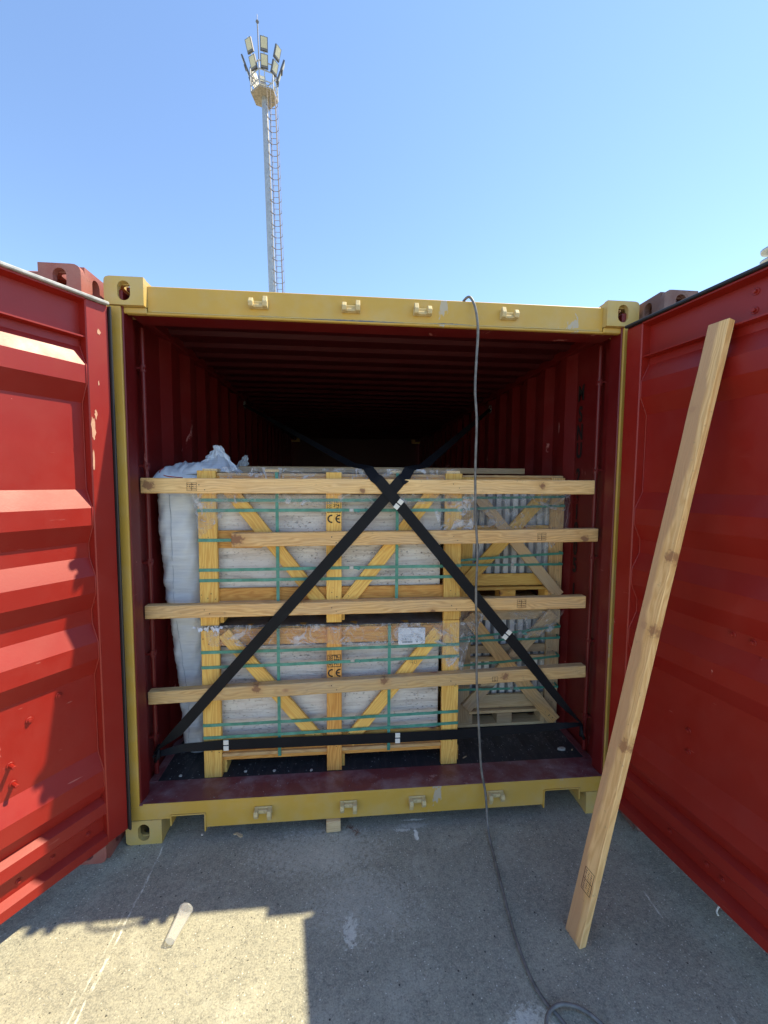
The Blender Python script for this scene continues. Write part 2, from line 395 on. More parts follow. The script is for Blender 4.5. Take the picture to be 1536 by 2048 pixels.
# ------------------------------------------------------------------ containers
def holed_plate(mb, cx, cz, w_, h_, t, M, sa=.062, sb=.038, horizontal=False, round_corner=None):
    """plate in local xz (y is depth 0..t) with a stadium hole"""
    n = 48; out = []; inn = []; c0 = math.atan2(h_/2, w_/2)
    angs = sorted(set([2*pi*k/n for k in range(n)] + [c0, pi-c0, pi+c0, 2*pi-c0]))
    for q in angs:
        ca, sa_ = cos(q), sin(q)
        k = min((w_/2)/abs(ca) if abs(ca) > 1e-6 else 9, (h_/2)/abs(sa_) if abs(sa_) > 1e-6 else 9)
        ox, oz = k*ca, k*sa_
        if round_corner:
            rc, sx, sz = round_corner
            if ox*sx > w_/2-rc and oz*sz > h_/2-rc:
                ux, uz = ox*sx-(w_/2-rc), oz*sz-(h_/2-rc); L = sqrt(ux*ux+uz*uz) or 1
                if L > rc: ox = sx*(w_/2-rc+ux/L*rc); oz = sz*(h_/2-rc+uz/L*rc)
        out.append((ox, oz))
        # stadium with straight sides: half-length sa, radius sb
        A, B = (sa, sb) if horizontal else (sb, sa)
        L = max(A, B)-min(A, B); r = min(A, B)
        # march along the ray to the stadium edge
        lo_, hi_ = 0, .2
        for _ in range(18):
            m = (lo_+hi_)/2; x, z = m*ca, m*sa_
            if horizontal: d = sqrt(max(abs(x)-L, 0)**2+z*z)
            else: d = sqrt(max(abs(z)-L, 0)**2+x*x)
            if d < r: lo_ = m
            else: hi_ = m
        inn.append((lo_*ca, lo_*sa_))
    m = len(angs); vs = []
    for y in (0, t):
        vs += [(cx+x, y, cz+z) for x, z in out] + [(cx+x, y, cz+z) for x, z in inn]
    fs = []
    for i in range(m):
        j = (i+1) % m
        fs += [(i, j, m+j, m+i), (2*m+i, 3*m+i, 3*m+j, 2*m+j), (i, 2*m+i, 2*m+j, j), (m+i, m+j, 3*m+j, 3*m+i)]
    mb.add(vs, fs, M)
def casting(parent, x0, x1, y0, z0, z1, mat, side, top, rc=.02):
    """ISO corner casting, hollow, holes in front, outer side and top/bottom"""
    mb = MB(); D = .178; t = .026; W = x1-x0; H = z1-z0
    sx = -1 if side == 'l' else 1; sz = 1 if top else -1
    holed_plate(mb, W/2, H/2, W, H, t, Matrix.Translation((x0, y0, z0)), sa=.041, sb=.026, round_corner=(rc, sx, sz))
    # outer side plate with hole
    Ms = Matrix.Translation((x0 if side == 'l' else x1-t, y0+t, z0)) @ Matrix(((0,1,0,0),(1,0,0,0),(0,0,1,0),(0,0,0,1)))
    holed_plate(mb, (D-t)/2, H/2, D-t, H, t, Ms, sa=.040, sb=.026)
    # inner side, back, and the two horizontal plates
    ix = x1-t if side == 'l' else x0
    mb.box((ix, y0+t, z0+.003), (ix+t, y0+D, z1-.003)); mb.box((x0+t, y0+D-t, z0+.003), (x1-t, y0+D, z1-.003))
    zz = z1-t if top else z0
    Mt = Matrix.Translation((x0+t, y0+t, zz)) @ Matrix(((1,0,0,0),(0,0,1,0),(0,1,0,0),(0,0,0,1)))
    holed_plate(mb, (W-2*t)/2, (D-2*t)/2, W-2*t, D-2*t, t, Mt, sa=.05, sb=.028)
    zi = z0 if top else z1-t
    mb.box((x0+t, y0+t, zi+.003), (x1-t, y0+D-t, zi+t))
    return centred(mb, 'corner_casting', mat, parent, smooth=.5)

def wall_profile(side_x, sgn, y0, y1, z0, z1, first, pitch=.278, depth=.036):
    """corrugated side wall; sgn is +1 when the container inside lies at +x; starts on an outer flat"""
    pts = [(0, y0)]; y = first
    while y < y1-.2:
        pts += [(0, y), (1, y+.068), (1, y+.138), (0, y+.206)]; y += pitch
    pts += [(0, y1)]
    a = [(side_x+sgn*depth*k, yy, z0) for k, yy in pts]; b = [(side_x+sgn*depth*k-sgn*.003, yy, z0) for k, yy in reversed(pts)]
    return MB().prism(a+b, (0, 0, z1-z0))

def text_mesh(txt, size, mat, name, parent, M, sx=1., extrude=.0006, align='CENTER', weight=0.):
    cu = bpy.data.curves.new('lettering', 'FONT'); cu.body = txt; cu.size = size; cu.extrude = extrude; cu.align_x = align; cu.align_y = 'CENTER'; cu.offset = weight
    t = bpy.data.objects.new('tmp', cu); C.objects.link(t)
    dg = bpy.context.evaluated_depsgraph_get(); me = bpy.data.meshes.new_from_object(t.evaluated_get(dg))
    bpy.data.objects.remove(t); me.name = name
    for v in me.vertices: v.co.x *= sx
    me.materials.clear(); me.materials.append(mat)
    o = bpy.data.objects.new(name, me); C.objects.link(o); return place(o, parent, M)

def keeper_mesh(up):
    mb = MB(); s = 1 if up else -1
    mb.box((-.042,-.008,-.014*1), (.042,0,.020)) if up else mb.box((-.042,-.008,-.018), (.042,0,.018))
    for sx, hh in ((-1, .9), (1, 1.25)):
        x = sx*.031
        prof = [(x-.010, -.006, -.016*s), (x-.010, -.034, -.012*s), (x-.010, -.040, .006*s*hh), (x-.010, -.026, .030*s*hh), (x-.010, -.006, .024*s*hh)]
        mb.prism(prof, (.020, 0, 0))
    mb.box((-.022,-.020,-.012), (.022,-.006,.002)) if up else mb.box((-.022,-.022,-.004), (.022,-.006,.012))
    return mb.mesh('cam_keeper', KEEP, bevel=.0025)
KM_UP, KM_DN = keeper_mesh(True), keeper_mesh(False)

main = empty('shipping_container', (1.219, 3, 0), 'yellow framed container with red inside, open and loaded with wooden crates', 'container', 'shipping containers standing side by side')
W = 2.438; H = 2.591; LEN = 6.058
# castings, rear and front
casting(main, 0, .162, 0, H-.118, H, CASTY, 'l', True); casting(main, W-.162, W, 0, H-.118, H, CASTY, 'r', True)
casting(main, 0, .162, 0, 0, .118, CASTY, 'l', False); casting(main, W-.162, W, 0, 0, .118, CASTY, 'r', False)
for x0 in (0, W-.162):
    for z0 in (0, H-.118):
        casting(main, x0, x0+.162, LEN-.178, z0, z0+.118, YEL, 'l' if x0 == 0 else 'r', z0 > 1)
# corner posts: yellow front strip with red reveal behind
for s, x in ((1, 0), (-1, W)):
    pw = .064 if s > 0 else .071
    ylw = MB().box((min(x, x+s*pw), .001, .185), (max(x, x+s*pw), .014, H-.122)); centred(ylw, 'corner_post', YEL, main, bevel=.003)
    pw += .004
    r_ = MB().box((min(x+s*.004, x+s*pw), .014, .185), (max(x+s*.004, x+s*pw), .100, H-.05))
    r_.box((min(x+s*.004, x+s*.022), .100, .165), (max(x+s*.004, x+s*.022), .215, H-.05))
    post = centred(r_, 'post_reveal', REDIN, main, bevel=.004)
    # lashing rod with brackets
    px = x+s*.050; py = .216
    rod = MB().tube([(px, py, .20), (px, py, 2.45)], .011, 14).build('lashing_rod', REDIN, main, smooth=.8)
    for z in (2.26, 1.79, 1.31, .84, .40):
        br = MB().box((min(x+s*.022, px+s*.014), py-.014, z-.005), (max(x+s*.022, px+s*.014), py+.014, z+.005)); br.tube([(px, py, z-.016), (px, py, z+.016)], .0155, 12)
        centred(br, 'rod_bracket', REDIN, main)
# header
hd = MB().box((.160, .034, 2.4575), (W-.160, .045, 2.570)); centred(hd, 'door_header', YEL, main, bevel=.003)
lip = MB().box((.071, .029, 2.447), (W-.071, .050, 2.457)); lip.box((.012, .022, 2.447), (.162, .034, 2.472)); lip.box((W-.162, .022, 2.447), (W-.012, .034, 2.472))
centred(lip, 'header_lip', YEL, main, bevel=.003)
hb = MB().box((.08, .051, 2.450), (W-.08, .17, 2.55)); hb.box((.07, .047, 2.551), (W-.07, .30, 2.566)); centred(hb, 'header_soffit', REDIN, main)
seal = MB().tube([(.18, .032, 2.460), (.5, .0325, 2.4585), (1.0, .032, 2.4605), (1.5, .0325, 2.459), (2.0, .032, 2.4605), (2.26, .0325, 2.459)], .0018, 6); seal.build('seal_bead', KEEP, main)
for xa, xb, zz in ((.86, 1.30, 2.4575), (.55, .84, 2.461), (1.41, 1.62, 2.463)):
    n_s = 24; vs_ = []; rs_ = random.Random(int(xa*100))
    top = [(xa+(xb-xa)*k/n_s, .0288 if zz < 2.458 else .0335, zz-.001+rs_.uniform(.001, .004)*sin(pi*k/n_s)) for k in range(n_s+1)]; bot = [(p[0], p[1], zz-.002-rs_.uniform(.0005, .003)*sin(pi*k/n_s)) for k, p in enumerate(top)]
    m_s = MB(); m_s.add(top+bot, [(k, k+1, n_s+2+k, n_s+1+k) for k in range(n_s)]); centred(m_s, 'scuff_mark', STEELD, main)
for x in (.642, 1.055, 1.386, 1.801):
    k = bpy.data.objects.new('cam_keeper', KM_UP); C.objects.link(k); place(k, main, Matrix.Translation((x, .034, 2.505)) @ (Matrix.Scale(-1, 4, (1,0,0)) if x > 1.2 else I4))
# sill beam with fork-shaped cut-outs, lips and the red step plate
def sillpoly():
    P = [(.163,.119),(.205,.119),(.212,.133),(.352,.133),(.362,.119),(.362,.065)]
    Q = [(W-x, z) for x, z in reversed(P)]; Q = [(2.052,.065),(2.052,.130),(2.062,.141),(2.222,.141),(2.236,.128),(2.236,.119),(2.275,.119)]
    return [(.0,.1195)]+P+Q+[(W,.1195),(W,.190),(0,.190)]
sb = MB().prism([(x, .003, z) for x, z in sillpoly()], (0, .009, 0)); centred(sb, 'sill_beam', YEL, main)
for a_, b_, z_, lz in ((.206, .362, .134, .048), (2.050, 2.236, .142, .050)):
    fl = MB().box((a_-.002, -.003, z_), (b_+.002, .14, z_+.005))
    e = b_ if a_ < 1 else a_-.004
    fl.box((e-.003, -.003, lz), (e+.003, .14, z_+.001)); o2 = a_ if a_ < 1 else b_
    fl.box((o2-.003, -.002, .085), (o2+.003, .14, z_+.001))
    centred(fl, 'pocket_flange', YEL, main)
sp = MB().prism([(.02, .003, .1905), (.02, .0125, .186), (.02, .195, .158), (.02, .195, .168), (.02, .0125, .1965), (.02, .003, .195)], (W-.04, 0, 0)); centred(sp, 'sill_step', SILL, main)
tr = MB().box((.08, .002, .1885), (W-.08, .006, .1975)); centred(tr, 'sill_trim', YEL, main, bevel=.001)
for x, z in ((.635,.135), (1.044,.137), (1.385,.139), (1.787,.141)):
    k = bpy.data.objects.new('cam_keeper', KM_DN); C.objects.link(k); place(k, main, Matrix.Translation((x, .003, z)) @ (Matrix.Scale(-1, 4, (1,0,0)) if x in (1.385, 1.787) else I4))
# floor, underframe, walls, roof, rear end
fy = .196; n_ = 14; bw = (W-.04)/n_
for i in range(n_):
    b = MB().box((.02+i*bw+.0006, fy, .140), (.02+(i+1)*bw-.0006, LEN-.06, .1655)); centred(b, 'floor_board', PLY, main)
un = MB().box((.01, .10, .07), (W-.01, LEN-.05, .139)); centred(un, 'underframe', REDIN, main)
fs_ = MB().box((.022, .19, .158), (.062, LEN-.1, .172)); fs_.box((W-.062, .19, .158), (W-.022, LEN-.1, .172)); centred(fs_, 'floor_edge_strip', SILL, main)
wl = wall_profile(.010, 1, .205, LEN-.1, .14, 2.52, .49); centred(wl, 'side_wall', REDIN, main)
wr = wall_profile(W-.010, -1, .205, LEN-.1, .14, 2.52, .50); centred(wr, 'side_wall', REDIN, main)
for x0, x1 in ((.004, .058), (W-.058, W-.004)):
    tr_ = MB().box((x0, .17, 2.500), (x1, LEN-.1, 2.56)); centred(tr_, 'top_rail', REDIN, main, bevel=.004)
rp = [(.10, 2.548)]; y = .30
while y < LEN-.3:
    rp += [(y, 2.548), (y+.022, 2.528), (y+.066, 2.528), (y+.088, 2.548)]; y += .2
rp += [(LEN-.06, 2.548)]
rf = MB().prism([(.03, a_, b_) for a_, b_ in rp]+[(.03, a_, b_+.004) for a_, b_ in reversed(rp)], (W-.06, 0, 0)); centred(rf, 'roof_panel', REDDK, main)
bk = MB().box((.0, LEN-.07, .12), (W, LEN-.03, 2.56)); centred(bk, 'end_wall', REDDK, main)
# stencilled number on the right wall, read from top to bottom
zs = [2.239, 2.118, 2.012, 1.908, 1.757, 1.652, 1.546, 1.440, 1.331, 1.226, 1.072]
for ch, z in zip('MSNU2819051', zs):
    z = 1.715+(z-1.715)*1.02
    text_mesh(ch, .125, INK, 'stencil_letter', main, Matrix.Translation((W-.0142, .447, z)) @ frame((0,0,0), (0,-1,0), (0,0,1)), sx=.66, weight=.0035)
# lashing rings high on the walls
for x, s, y, z in ((.052, 1, 2.18, 2.47), (W-.052, -1, 1.88, 2.43)):
    rg = MB().tube([(x+s*.012+.0*k, y+.035*cos(k*pi/8), z+.035*sin(k*pi/8)-.02) for k in range(17)], .005, 6); rg.build('lashing_ring', STEEL, main, smooth=True)

# ---- door leaves
Z0, Z1 = .118, 2.448
RIB = [2.147, 1.567, 1.282, .997, .423]
def door(hinge, direc, inner, gask):
    """leaf seen from its inner face; local x runs from the hinge to the free edge, y is the inner-face normal"""
    d = Vector((*direc, 0)).normalized(); nrm = Vector((-d.y, d.x, 0))
    if nrm.dot(Vector((*inner, 0))) < 0: nrm = -nrm
    M = Matrix(((d.x, nrm.x, 0, hinge[0]), (d.y, nrm.y, 0, hinge[1]), (0, 0, 1, 0), (0, 0, 0, 1)))
    # keep a right-handed object matrix: bake into vertices
    dr = empty('door', (hinge[0], hinge[1], 0), parent=None); place(dr, main, Matrix.Translation((hinge[0], hinge[1], 0)))
    Wd = 1.165; sw = .098
    def P(mb, name, mat, bevel=.002, smooth=False):
        mb.v = [tuple(M @ Vector(p)) for p in mb.v]; return centred(mb, name, mat, dr, bevel=bevel, smooth=smooth)
    P(MB().box((.010, -.052, Z0), (sw, 0, Z1)), 'hinge_stile', RED, .004)
    P(MB().box((Wd-sw, -.052, Z0), (Wd, 0, Z1)), 'lock_stile', RED, .004)
    P(MB().prism([(sw, .002, Z1), (sw, .002, 2.441), (sw, -.046, 2.436), (sw, -.046, 2.303), (sw, -.010, 2.300), (sw, -.010, 2.294), (sw, -.052, 2.290), (sw, -.052, Z1)], (Wd-2*sw, 0, 0)), 'top_rail', RED, 0)
    bt = MB().prism([(sw, -.042, .325), (sw, -.008, .306), (sw, -.002, .262), (sw, -.006, .256), (sw, -.034, .250), (sw, -.034, .170), (sw, -.002, .155), (sw, .000, .118), (sw, -.052, .118), (sw, -.052, .325)], (Wd-2*sw, 0, 0))
    P(bt, 'bottom_rail', RED, 0)
    # pressed panel
    pr = [(-.045, 2.292)]
    for c in RIB: pr += [(-.045, c+.112), (-.007, c+.036), (-.007, c-.036), (-.045, c-.112)]
    pr += [(-.045, .32)]
    pts = [(sw, y_, z_) for y_, z_ in pr]+[(sw, y_-.004, z_) for y_, z_ in reversed(pr)]
    P(MB().prism(pts, (Wd-2*sw, 0, 0)), 'door_panel', RED, 0)
    # welds and rubber
    wp = [(sw+.002, y_+.001, z_) for y_, z_ in pr]; P(MB().tube(wp, .003, 6), 'weld_seam', RED, 0, True)
    P(MB().box((.010, .003, Z1+.001), (Wd+.012, .016, Z1+.014)).box((.010, -.05, Z1+.001), (Wd+.012, .002, Z1+.009)), 'top_gasket', gask, .003)
    if gask is GASKW: P(MB().box((.001, -.030, Z0-.005), (.0095, .013, Z1)), 'side_gasket', GASKB, .003)
    return dr, M
def bolt(dr, M, s_, z, r=.010, depth=.012, base=-.045):
    mb = MB().tube([(s_, base, z), (s_, base+.004, z)], r*1.25, 12); mb.tube([(s_, base, z), (s_, base+depth, z)], r*.75, 6)
    mb.v = [tuple(M @ Vector(p)) for p in mb.v]; centred(mb, 'bolt', RED, dr, bevel=.001)
dl, ML = door((.040, -.032), (-.526, -.850), (1, -.6), GASKW)
for s_, z in ((.335, .80), (.235, .85), (.40, .66), (.395, .585)): bolt(dl, ML, s_, z, depth=.010 if z > .7 else .034)
for s_, z in ((.40, .205), (.29, .205), (.16, .2)): bolt(dl, ML, s_, z, .008, .008, -.034)
CHIP = simple('bare_primer', (.60,.33,.22), .7, var=.15, scale=40)
def peel(dr, M, s0, z0, w_, h_, seed):
    rs = random.Random(seed); n = 16
    P_ = [(s0+w_*cos(2*pi*k/n)*rs.uniform(.45, 1.05), .0004, z0+h_*sin(2*pi*k/n)*rs.uniform(.7, 1.05)) for k in range(n)]
    mb = MB(); mb.add([tuple(M @ Vector(p)) for p in P_]+[tuple(M @ Vector((p[0], p[1]+.0006, p[2]))) for p in P_], [tuple(range(n))]+[tuple(range(n, 2*n))]+[(k, (k+1)%n, n+(k+1)%n, n+k) for k in range(n)])
    centred(mb, 'paint_chip', CHIP, dr)
for a_ in ((.086, 1.93, .011, .055, 1), (.074, 1.99, .006, .022, 2), (.090, 1.80, .005, .05, 3), (.05, 2.33, .009, .013, 4), (.058, 2.12, .003, .012, 7)): peel(dl, ML, *a_)
dr_, MR = door((2.357, -.020), (.15, -.985), (-1, -.2), GASKB)
for s_, z in ((.53, 2.40), (.53, 2.335)): bolt(dr_, MR, s_, z, base=-.046, depth=.014)
for s_, z in ((.53, 1.155), (.60, 1.15), (.385, .69), (.39, .60)): bolt(dr_, MR, s_, z, base=-.045)
for s_, z in ((.50, .205), (.56, .20), (.34, .205)): bolt(dr_, MR, s_, z, .009, .008, -.034)
for s_, z in ((.64, 1.62), (.63, 1.1)): bolt(dr_, MR, s_, z, .006, .006)

def neighbour(x0, y0, body, label, castm):
    c = empty('shipping_container', (x0+1.219, y0+3, 0), label, 'container', 'shipping containers standing side by side')
    x1 = x0+W
    for a_, sd in ((x0, 'l'), (x1-.162, 'r')):
        for zz, tp in ((0, False), (H-.118, True)):
            casting(c, a_, a_+.162, y0, zz, zz+.118, castm, sd, tp, rc=.03); casting(c, a_, a_+.162, y0+LEN-.178, zz, zz+.118, castm, sd, tp)
    for s, x in ((1, x0), (-1, x1)):
        centred(MB().box((min(x, x+s*.11), y0+.01, .118), (max(x, x+s*.11), y0+.16, H-.118)), 'corner_post', body, c, bevel=.006)
        centred(wall_profile(x+s*.012, s, y0+.16, y0+LEN-.16, .12, 2.53, y0+.25), 'side_wall', body, c)
        centred(MB().box((min(x+s*.004, x+s*.06), y0+.178, 2.50), (max(x+s*.004, x+s*.06), y0+LEN-.178, 2.572)), 'top_rail', body, c, bevel=.004)
    centred(MB().box((x0+.163, y0+.04, 2.455), (x1-.163, y0+.12, 2.575)), 'door_header', body, c, bevel=.004)
    centred(MB().box((x0+.163, y0+.02, .06), (x1-.163, y0+.12, .185)), 'sill_beam', body, c, bevel=.004)
    centred(MB().box((x0+.05, y0+.12, .10), (x1-.05, y0+LEN-.05, .165)), 'underframe', body, c)
    centred(MB().box((x0+.06, y0+.12, 2.535), (x1-.06, y0+LEN-.05, 2.56)), 'roof_panel', body, c)
    centred(MB().box((x0+.01, y0+LEN-.06, .12), (x1-.01, y0+LEN-.03, 2.54)), 'end_wall', body, c)
    for k in range(2):
        a_ = x0+.112+k*(W-.224)/2; b_ = a_+(W-.224)/2-.004
        dm = MB(); prof = [(.06, .2)]
        for zc in (.55, 1.05, 1.55, 2.05): prof += [(.06, zc-.11), (.028, zc-.04), (.028, zc+.04), (.06, zc+.11)]
        prof += [(.06, 2.44)]
        dm.prism([(a_, y0+y_, z_) for y_, z_ in prof]+[(a_, y0+y_+.03, z_) for y_, z_ in reversed(prof)], (b_-a_, 0, 0))
        centred(dm, 'door', body, c)
        for f in (.25, .75):
            xx = a_+(b_-a_)*f; MB().tube([(xx, y0+.015, .12), (xx, y0+.015, 2.50)], .014, 8).build('lock_rod', STEEL, c, smooth=.8)
    return c
neighbour(-.040-W, -.085, NBRL, 'faded red shipping container with worn corner casting, left of the yellow one', NBRL)
nb = neighbour(2.460, -.130, NBRR, 'rusty dark brown shipping container behind the right hand door', NBRR)
lf = MB(); pf_ = [(2.580, .12)]  # unseen leaf added behind the right door to shade the ground beneath it
for zc in (.55, 1.05, 1.55, 2.05): pf_ += [(2.580, zc-.11), (2.607, zc-.04), (2.607, zc+.04), (2.580, zc+.11)]
pf_ += [(2.580, 2.42)]
lf.prism([(x_, -.15, z_) for x_, z_ in pf_]+[(x_+.03, -.15, z_) for x_, z_ in reversed(pf_)], (.40, -1.10, 0)); centred(lf, 'added_shade_leaf', NBRR, nb)

# ------------------------------------------------------------------ boards and crates
def board(p0, p1, wdir, width, thick, mat, parent, name='board', bevel=.0018, skew=(0, 0), bow=0., seg=1, cut=None):
    """a plank from p0 to p1 (centre line), width along wdir; skew slants the two ends across the width"""
    p0, p1 = Vector(p0), Vector(p1); L = (p1-p0).length; M = frame((p0+p1)/2, p1-p0, wdir)
    h = L/2; w2 = width/2; t2 = thick/2
    vs = []; fs = []; n = max(1, seg)
    for i in range(n+1):
        f = i/n; x = -h+L*f; b_ = bow*(1-(2*f-1)**2)
        for (yy, zz) in ((-w2, -t2), (w2, -t2), (w2, t2), (-w2, t2)):
            s_ = (skew[0]*(1-f)+skew[1]*f) * (yy/w2)
            jit = random.uniform(-.0012, .0012) if 0 < i < n else 0
            vs.append((x+s_*w2, yy+b_+jit, zz))
    for i in range(n):
        for k in range(4): fs.append((i*4+k, i*4+(k+1)%4, i*4+4+(k+1)%4, i*4+4+k))
    fs += [(3,2,1,0), tuple(n*4+k for k in range(4))]
    return MB().add(vs, fs).build(name, mat, parent, M, bevel=bevel)
def nails(parent, pts, y):
    mb = MB()
    for x, z in pts:
        for dx, dz in ((-.014,.012), (.012,-.010)):
            cx, cz = x+dx+random.uniform(-.004,.004), z+dz+random.uniform(-.004,.004); r = random.uniform(.0022, .0034)
            mb.add([(cx+r*cos(k*pi/3), y-.0008, cz+r*sin(k*pi/3)) for k in range(6)]+[(cx+r*cos(k*pi/3), y+.001, cz+r*sin(k*pi/3)) for k in range(6)],
                   [tuple(range(6))]+[(k, (k+1)%6, 6+(k+1)%6, 6+k) for k in range(6)])
    tag(mb.build('nail_heads', NAIL, parent), kind='stuff')
def band_h(parent, x0, x1, y0, y1, z0, z1, wd=.0160):
    """plastic band round a crate: front run from (x0,z0) to (x1,z1), sides go back to y1"""
    t = .0012; mb = MB(); n = 24; sag = random.uniform(-.003, .003)
    def strip(a, b, m, nrm):
        pa = []; 
        for i in range(m+1):
            f = i/m; p = Vector(a).lerp(Vector(b), f); p.z += sag*sin(pi*f)+random.uniform(-.0007, .0007); pa.append(p)
        vs = []; fs = []
        for p in pa:
            for dz, dn in ((-wd/2, 0), (wd/2, 0), (wd/2, t), (-wd/2, t)): vs.append(tuple(p+Vector((0,0,dz))+Vector(nrm)*dn))
        for i in range(m):
            for k in range(4): fs.append((i*4+k, i*4+(k+1)%4, i*4+4+(k+1)%4, i*4+4+k))
        mb.add(vs, fs)
    strip((x0-.001, y0-.0015, z0), (x1+.001, y0-.0015, z1), n, (0,-1,0))
    strip((x0-.001, y0, z0), (x0-.001, y1, z0), 4, (-1,0,0)); strip((x1+.001, y0, z1), (x1+.001, y1, z1), 4, (1,0,0))
    return centred(mb, 'strapping_band', GREEN, parent)
def band_v(parent, x, y0, y1, z0, z1, wd=.0160):
    t = .0012; mb = MB()
    mb.box((x-wd/2, y0-.002, z0), (x+wd/2, y0-.002+t, z1)); mb.box((x-wd/2, y0, z1), (x+wd/2, y1, z1+t)); mb.box((x-wd/2, y0, z0-t), (x+wd/2, y1, z0))
    return centred(mb, 'strapping_band', GREEN, parent)
def seal(parent, x, y, z):
    mb = MB().box((x-.011, y-.006, z-.008), (x+.011, y-.002, z+.009))
    centred(mb, 'band_seal', STEEL, parent, bevel=.001)
    t_ = MB().prism([(x+.013, y-.005, z-.005), (x+.040, y-.011, z-.012), (x+.046, y-.010, z-.003), (x+.035, y-.006, z+.006), (x+.013, y-.005, z+.007)], (0, .0012, 0)); centred(t_, 'band_tail', GREEN, parent)

YF = .200                                                   # front face of the left crates
def left_crate(z0, zt, upper, label):
    c = empty('wooden_crate', (.97, .65, z0), label, 'crate', 'wooden crates stacked in the container')
    DP = .95; yb = YF+DP
    x0, x1 = .294, 1.643
    cr = WOOD['crate']; dz = zt-z0
    for (xa, xb, mt, top, bot) in ((.294, .384, cr, zt+(.008 if upper else 0), z0), (.930, 1.009, WOOD['orange'] if not upper else cr, zt+(.005 if upper else 0), z0+.002), (1.552, 1.642, cr, zt+(.004 if upper else .022), z0+.001)):
        w_ = xb-xa
        board(((xa+xb)/2, YF+.0125, bot), ((xa+xb)/2, YF+.0125, top), (1,0,0), w_, .025, mt, c, 'post', seg=1)
        board(((xa+xb)/2+.02, YF+.030+.045, z0+.002), ((xa+xb)/2+.02, YF+.045+.030, z0+.085), (1,0,0), w_*.9, .085, cr, c, 'skid_block')
        board(((xa+xb)/2+.02, YF+.12, z0+.055), ((xa+xb)/2+.02, yb-.04, z0+.055), (1,0,0), w_*.9, .09, WOOD['bar'], c, 'skid')
        board(((xa+xb)/2, yb-.0125, bot), ((xa+xb)/2, yb-.0125, top), (1,0,0), w_, .025, cr, c, 'post')
    yr = YF+.037
    zr = [(z0+.150, .072)] if upper else [(z0+.158, .058), (z0+.105, .040)]
    if not upper: zr = [(z0+.160, .060), (z0+.100, .050)]
    else: zr = [(z0+.147, .075), (z0+.070, .0)]
    for zc, ww in zr:
        if ww: board((x0+.004, yr, zc), (x1-.004, yr, zc), (0,0,1), ww, .022, WOOD['orange'] if zc < z0+.13 or upper else cr, c, 'rail')
    board((x0+.004, yr, zt-.050), (x1-.004, yr, zt-.052), (0,0,1), .086, .022, WOOD['orange'], c, 'rail')
    if upper: board((x0+.004, yr+.002, z0+.440), (.60, yr+.002, z0+.440), (0,0,1), .090, .020, WOOD['orange'], c, 'rail')
    # braces
    yd = YF+.0145
    if upper:
        board((.418, yd, 1.712), (.902, yd, 1.084), (.79, 0, .61), .068, .020, cr, c, 'brace'); board((1.030, yd, 1.078), (1.522, yd, 1.712), (.79, 0, -.61), .068, .020, cr, c, 'brace')
    else:
        board((.405, yd, .938), (.898, yd, .322), (.78, 0, .62), .068, .020, cr, c, 'brace', skew=(0, 0)); hb_ = board((1.044, yd, .318), (1.530, yd, .922), (.78, 0, -.62), .068, .020, cr, c, 'brace')
    # deck, back and side rails, top boards
    dm = WOOD['bar']
    for k in range(6):
        yy = YF+.07+k*(DP-.14)/5
        board((x0+.005, yy, z0+.112), (x1-.005, yy, z0+.112), (0,1,0), .12, .018, dm, c, 'deck_board')
        board((x0+.005, yy, zt-(.012 if not upper else .010)), (x1-.005, yy, zt-(.012 if not upper else .010)), (0,1,0), .095 if upper else .06, .016, dm if upper else WOOD['crate'], c, 'top_board')
    for xs in (x0+.012, x1-.012):
        for zc in (z0+.17, z0+.45, zt-.06): board((xs, YF+.03, zc), (xs, yb-.03, zc), (0,0,1), .08, .02, cr, c, 'side_rail')
    for zc in (z0+.17, z0+.45, zt-.06): board((x0+.03, yb-.036, zc), (x1-.03, yb-.036, zc), (0,0,1), .08, .02, cr, c, 'rail')
    # bands
    if upper:
        for a_, b_ in ((1.623, 1.628), (1.571, 1.573), (1.268, 1.276), (1.215, 1.219)): band_h(c, x0, x1, YF, yb, a_, b_)
        for vx in (.683, 1.298): band_v(c, vx, YF+.002, yb, z0+.10, zt+.002)
        band_h(c, x0, x1, YF, yb, 1.421, 1.425)
        seal(c, 1.060, YF, 1.573); seal(c, 1.060, YF, 1.273)
    else:
        for a_, b_ in ((.842, .846), (.762, .782), (.453, .470), (.386, .404)): band_h(c, x0, x1, YF, yb, a_, b_)
        for vx in (.681, 1.262): band_v(c, vx, YF+.002, yb, z0+.10, zt-.002)
        seal(c, 1.066, YF, .776)
    # stamps on the middle post: framed mark and CE
    zc = 1.590 if upper else .772
    def flat(x, z, wx, wz, mat=INK): return (x-wx/2, YF-.0006, z-wz/2), (x+wx/2, YF+.001, z+wz/2)
    fr = MB()
    X0 = .935; X1 = 1.004; Zt = zc+.037; Zb = zc-.030
    for a_, b_ in (((X0, Zb), (X0+.003, Zt)), ((X1-.003, Zb), (X1, Zt)), ((X0, Zt-.003), (X1, Zt)), ((X0, Zb), (X1, Zb+.003)), ((X0+.0235, Zb), (X0+.0265, Zt))):
        fr.box((a_[0], YF-.0006, a_[1]), (b_[0], YF+.001, b_[1]))
    # wheat-ear symbol in the left cell
    for k in range(5):
        zz = Zb+.012+k*.0105
        fr.prism([(X0+.013, YF-.0006, zz-.004), (X0+.0065, YF-.0006, zz+.003), (X0+.0065, YF-.0006, zz+.008), (X0+.013, YF-.0006, zz+.002)], (0,.001,0))
        fr.prism([(X0+.014, YF-.0006, zz-.004), (X0+.0205, YF-.0006, zz+.003), (X0+.0205, YF-.0006, zz+.008), (X0+.014, YF-.0006, zz+.002)], (0,.001,0))
    centred(fr, 'stamp_frame', INK, c)
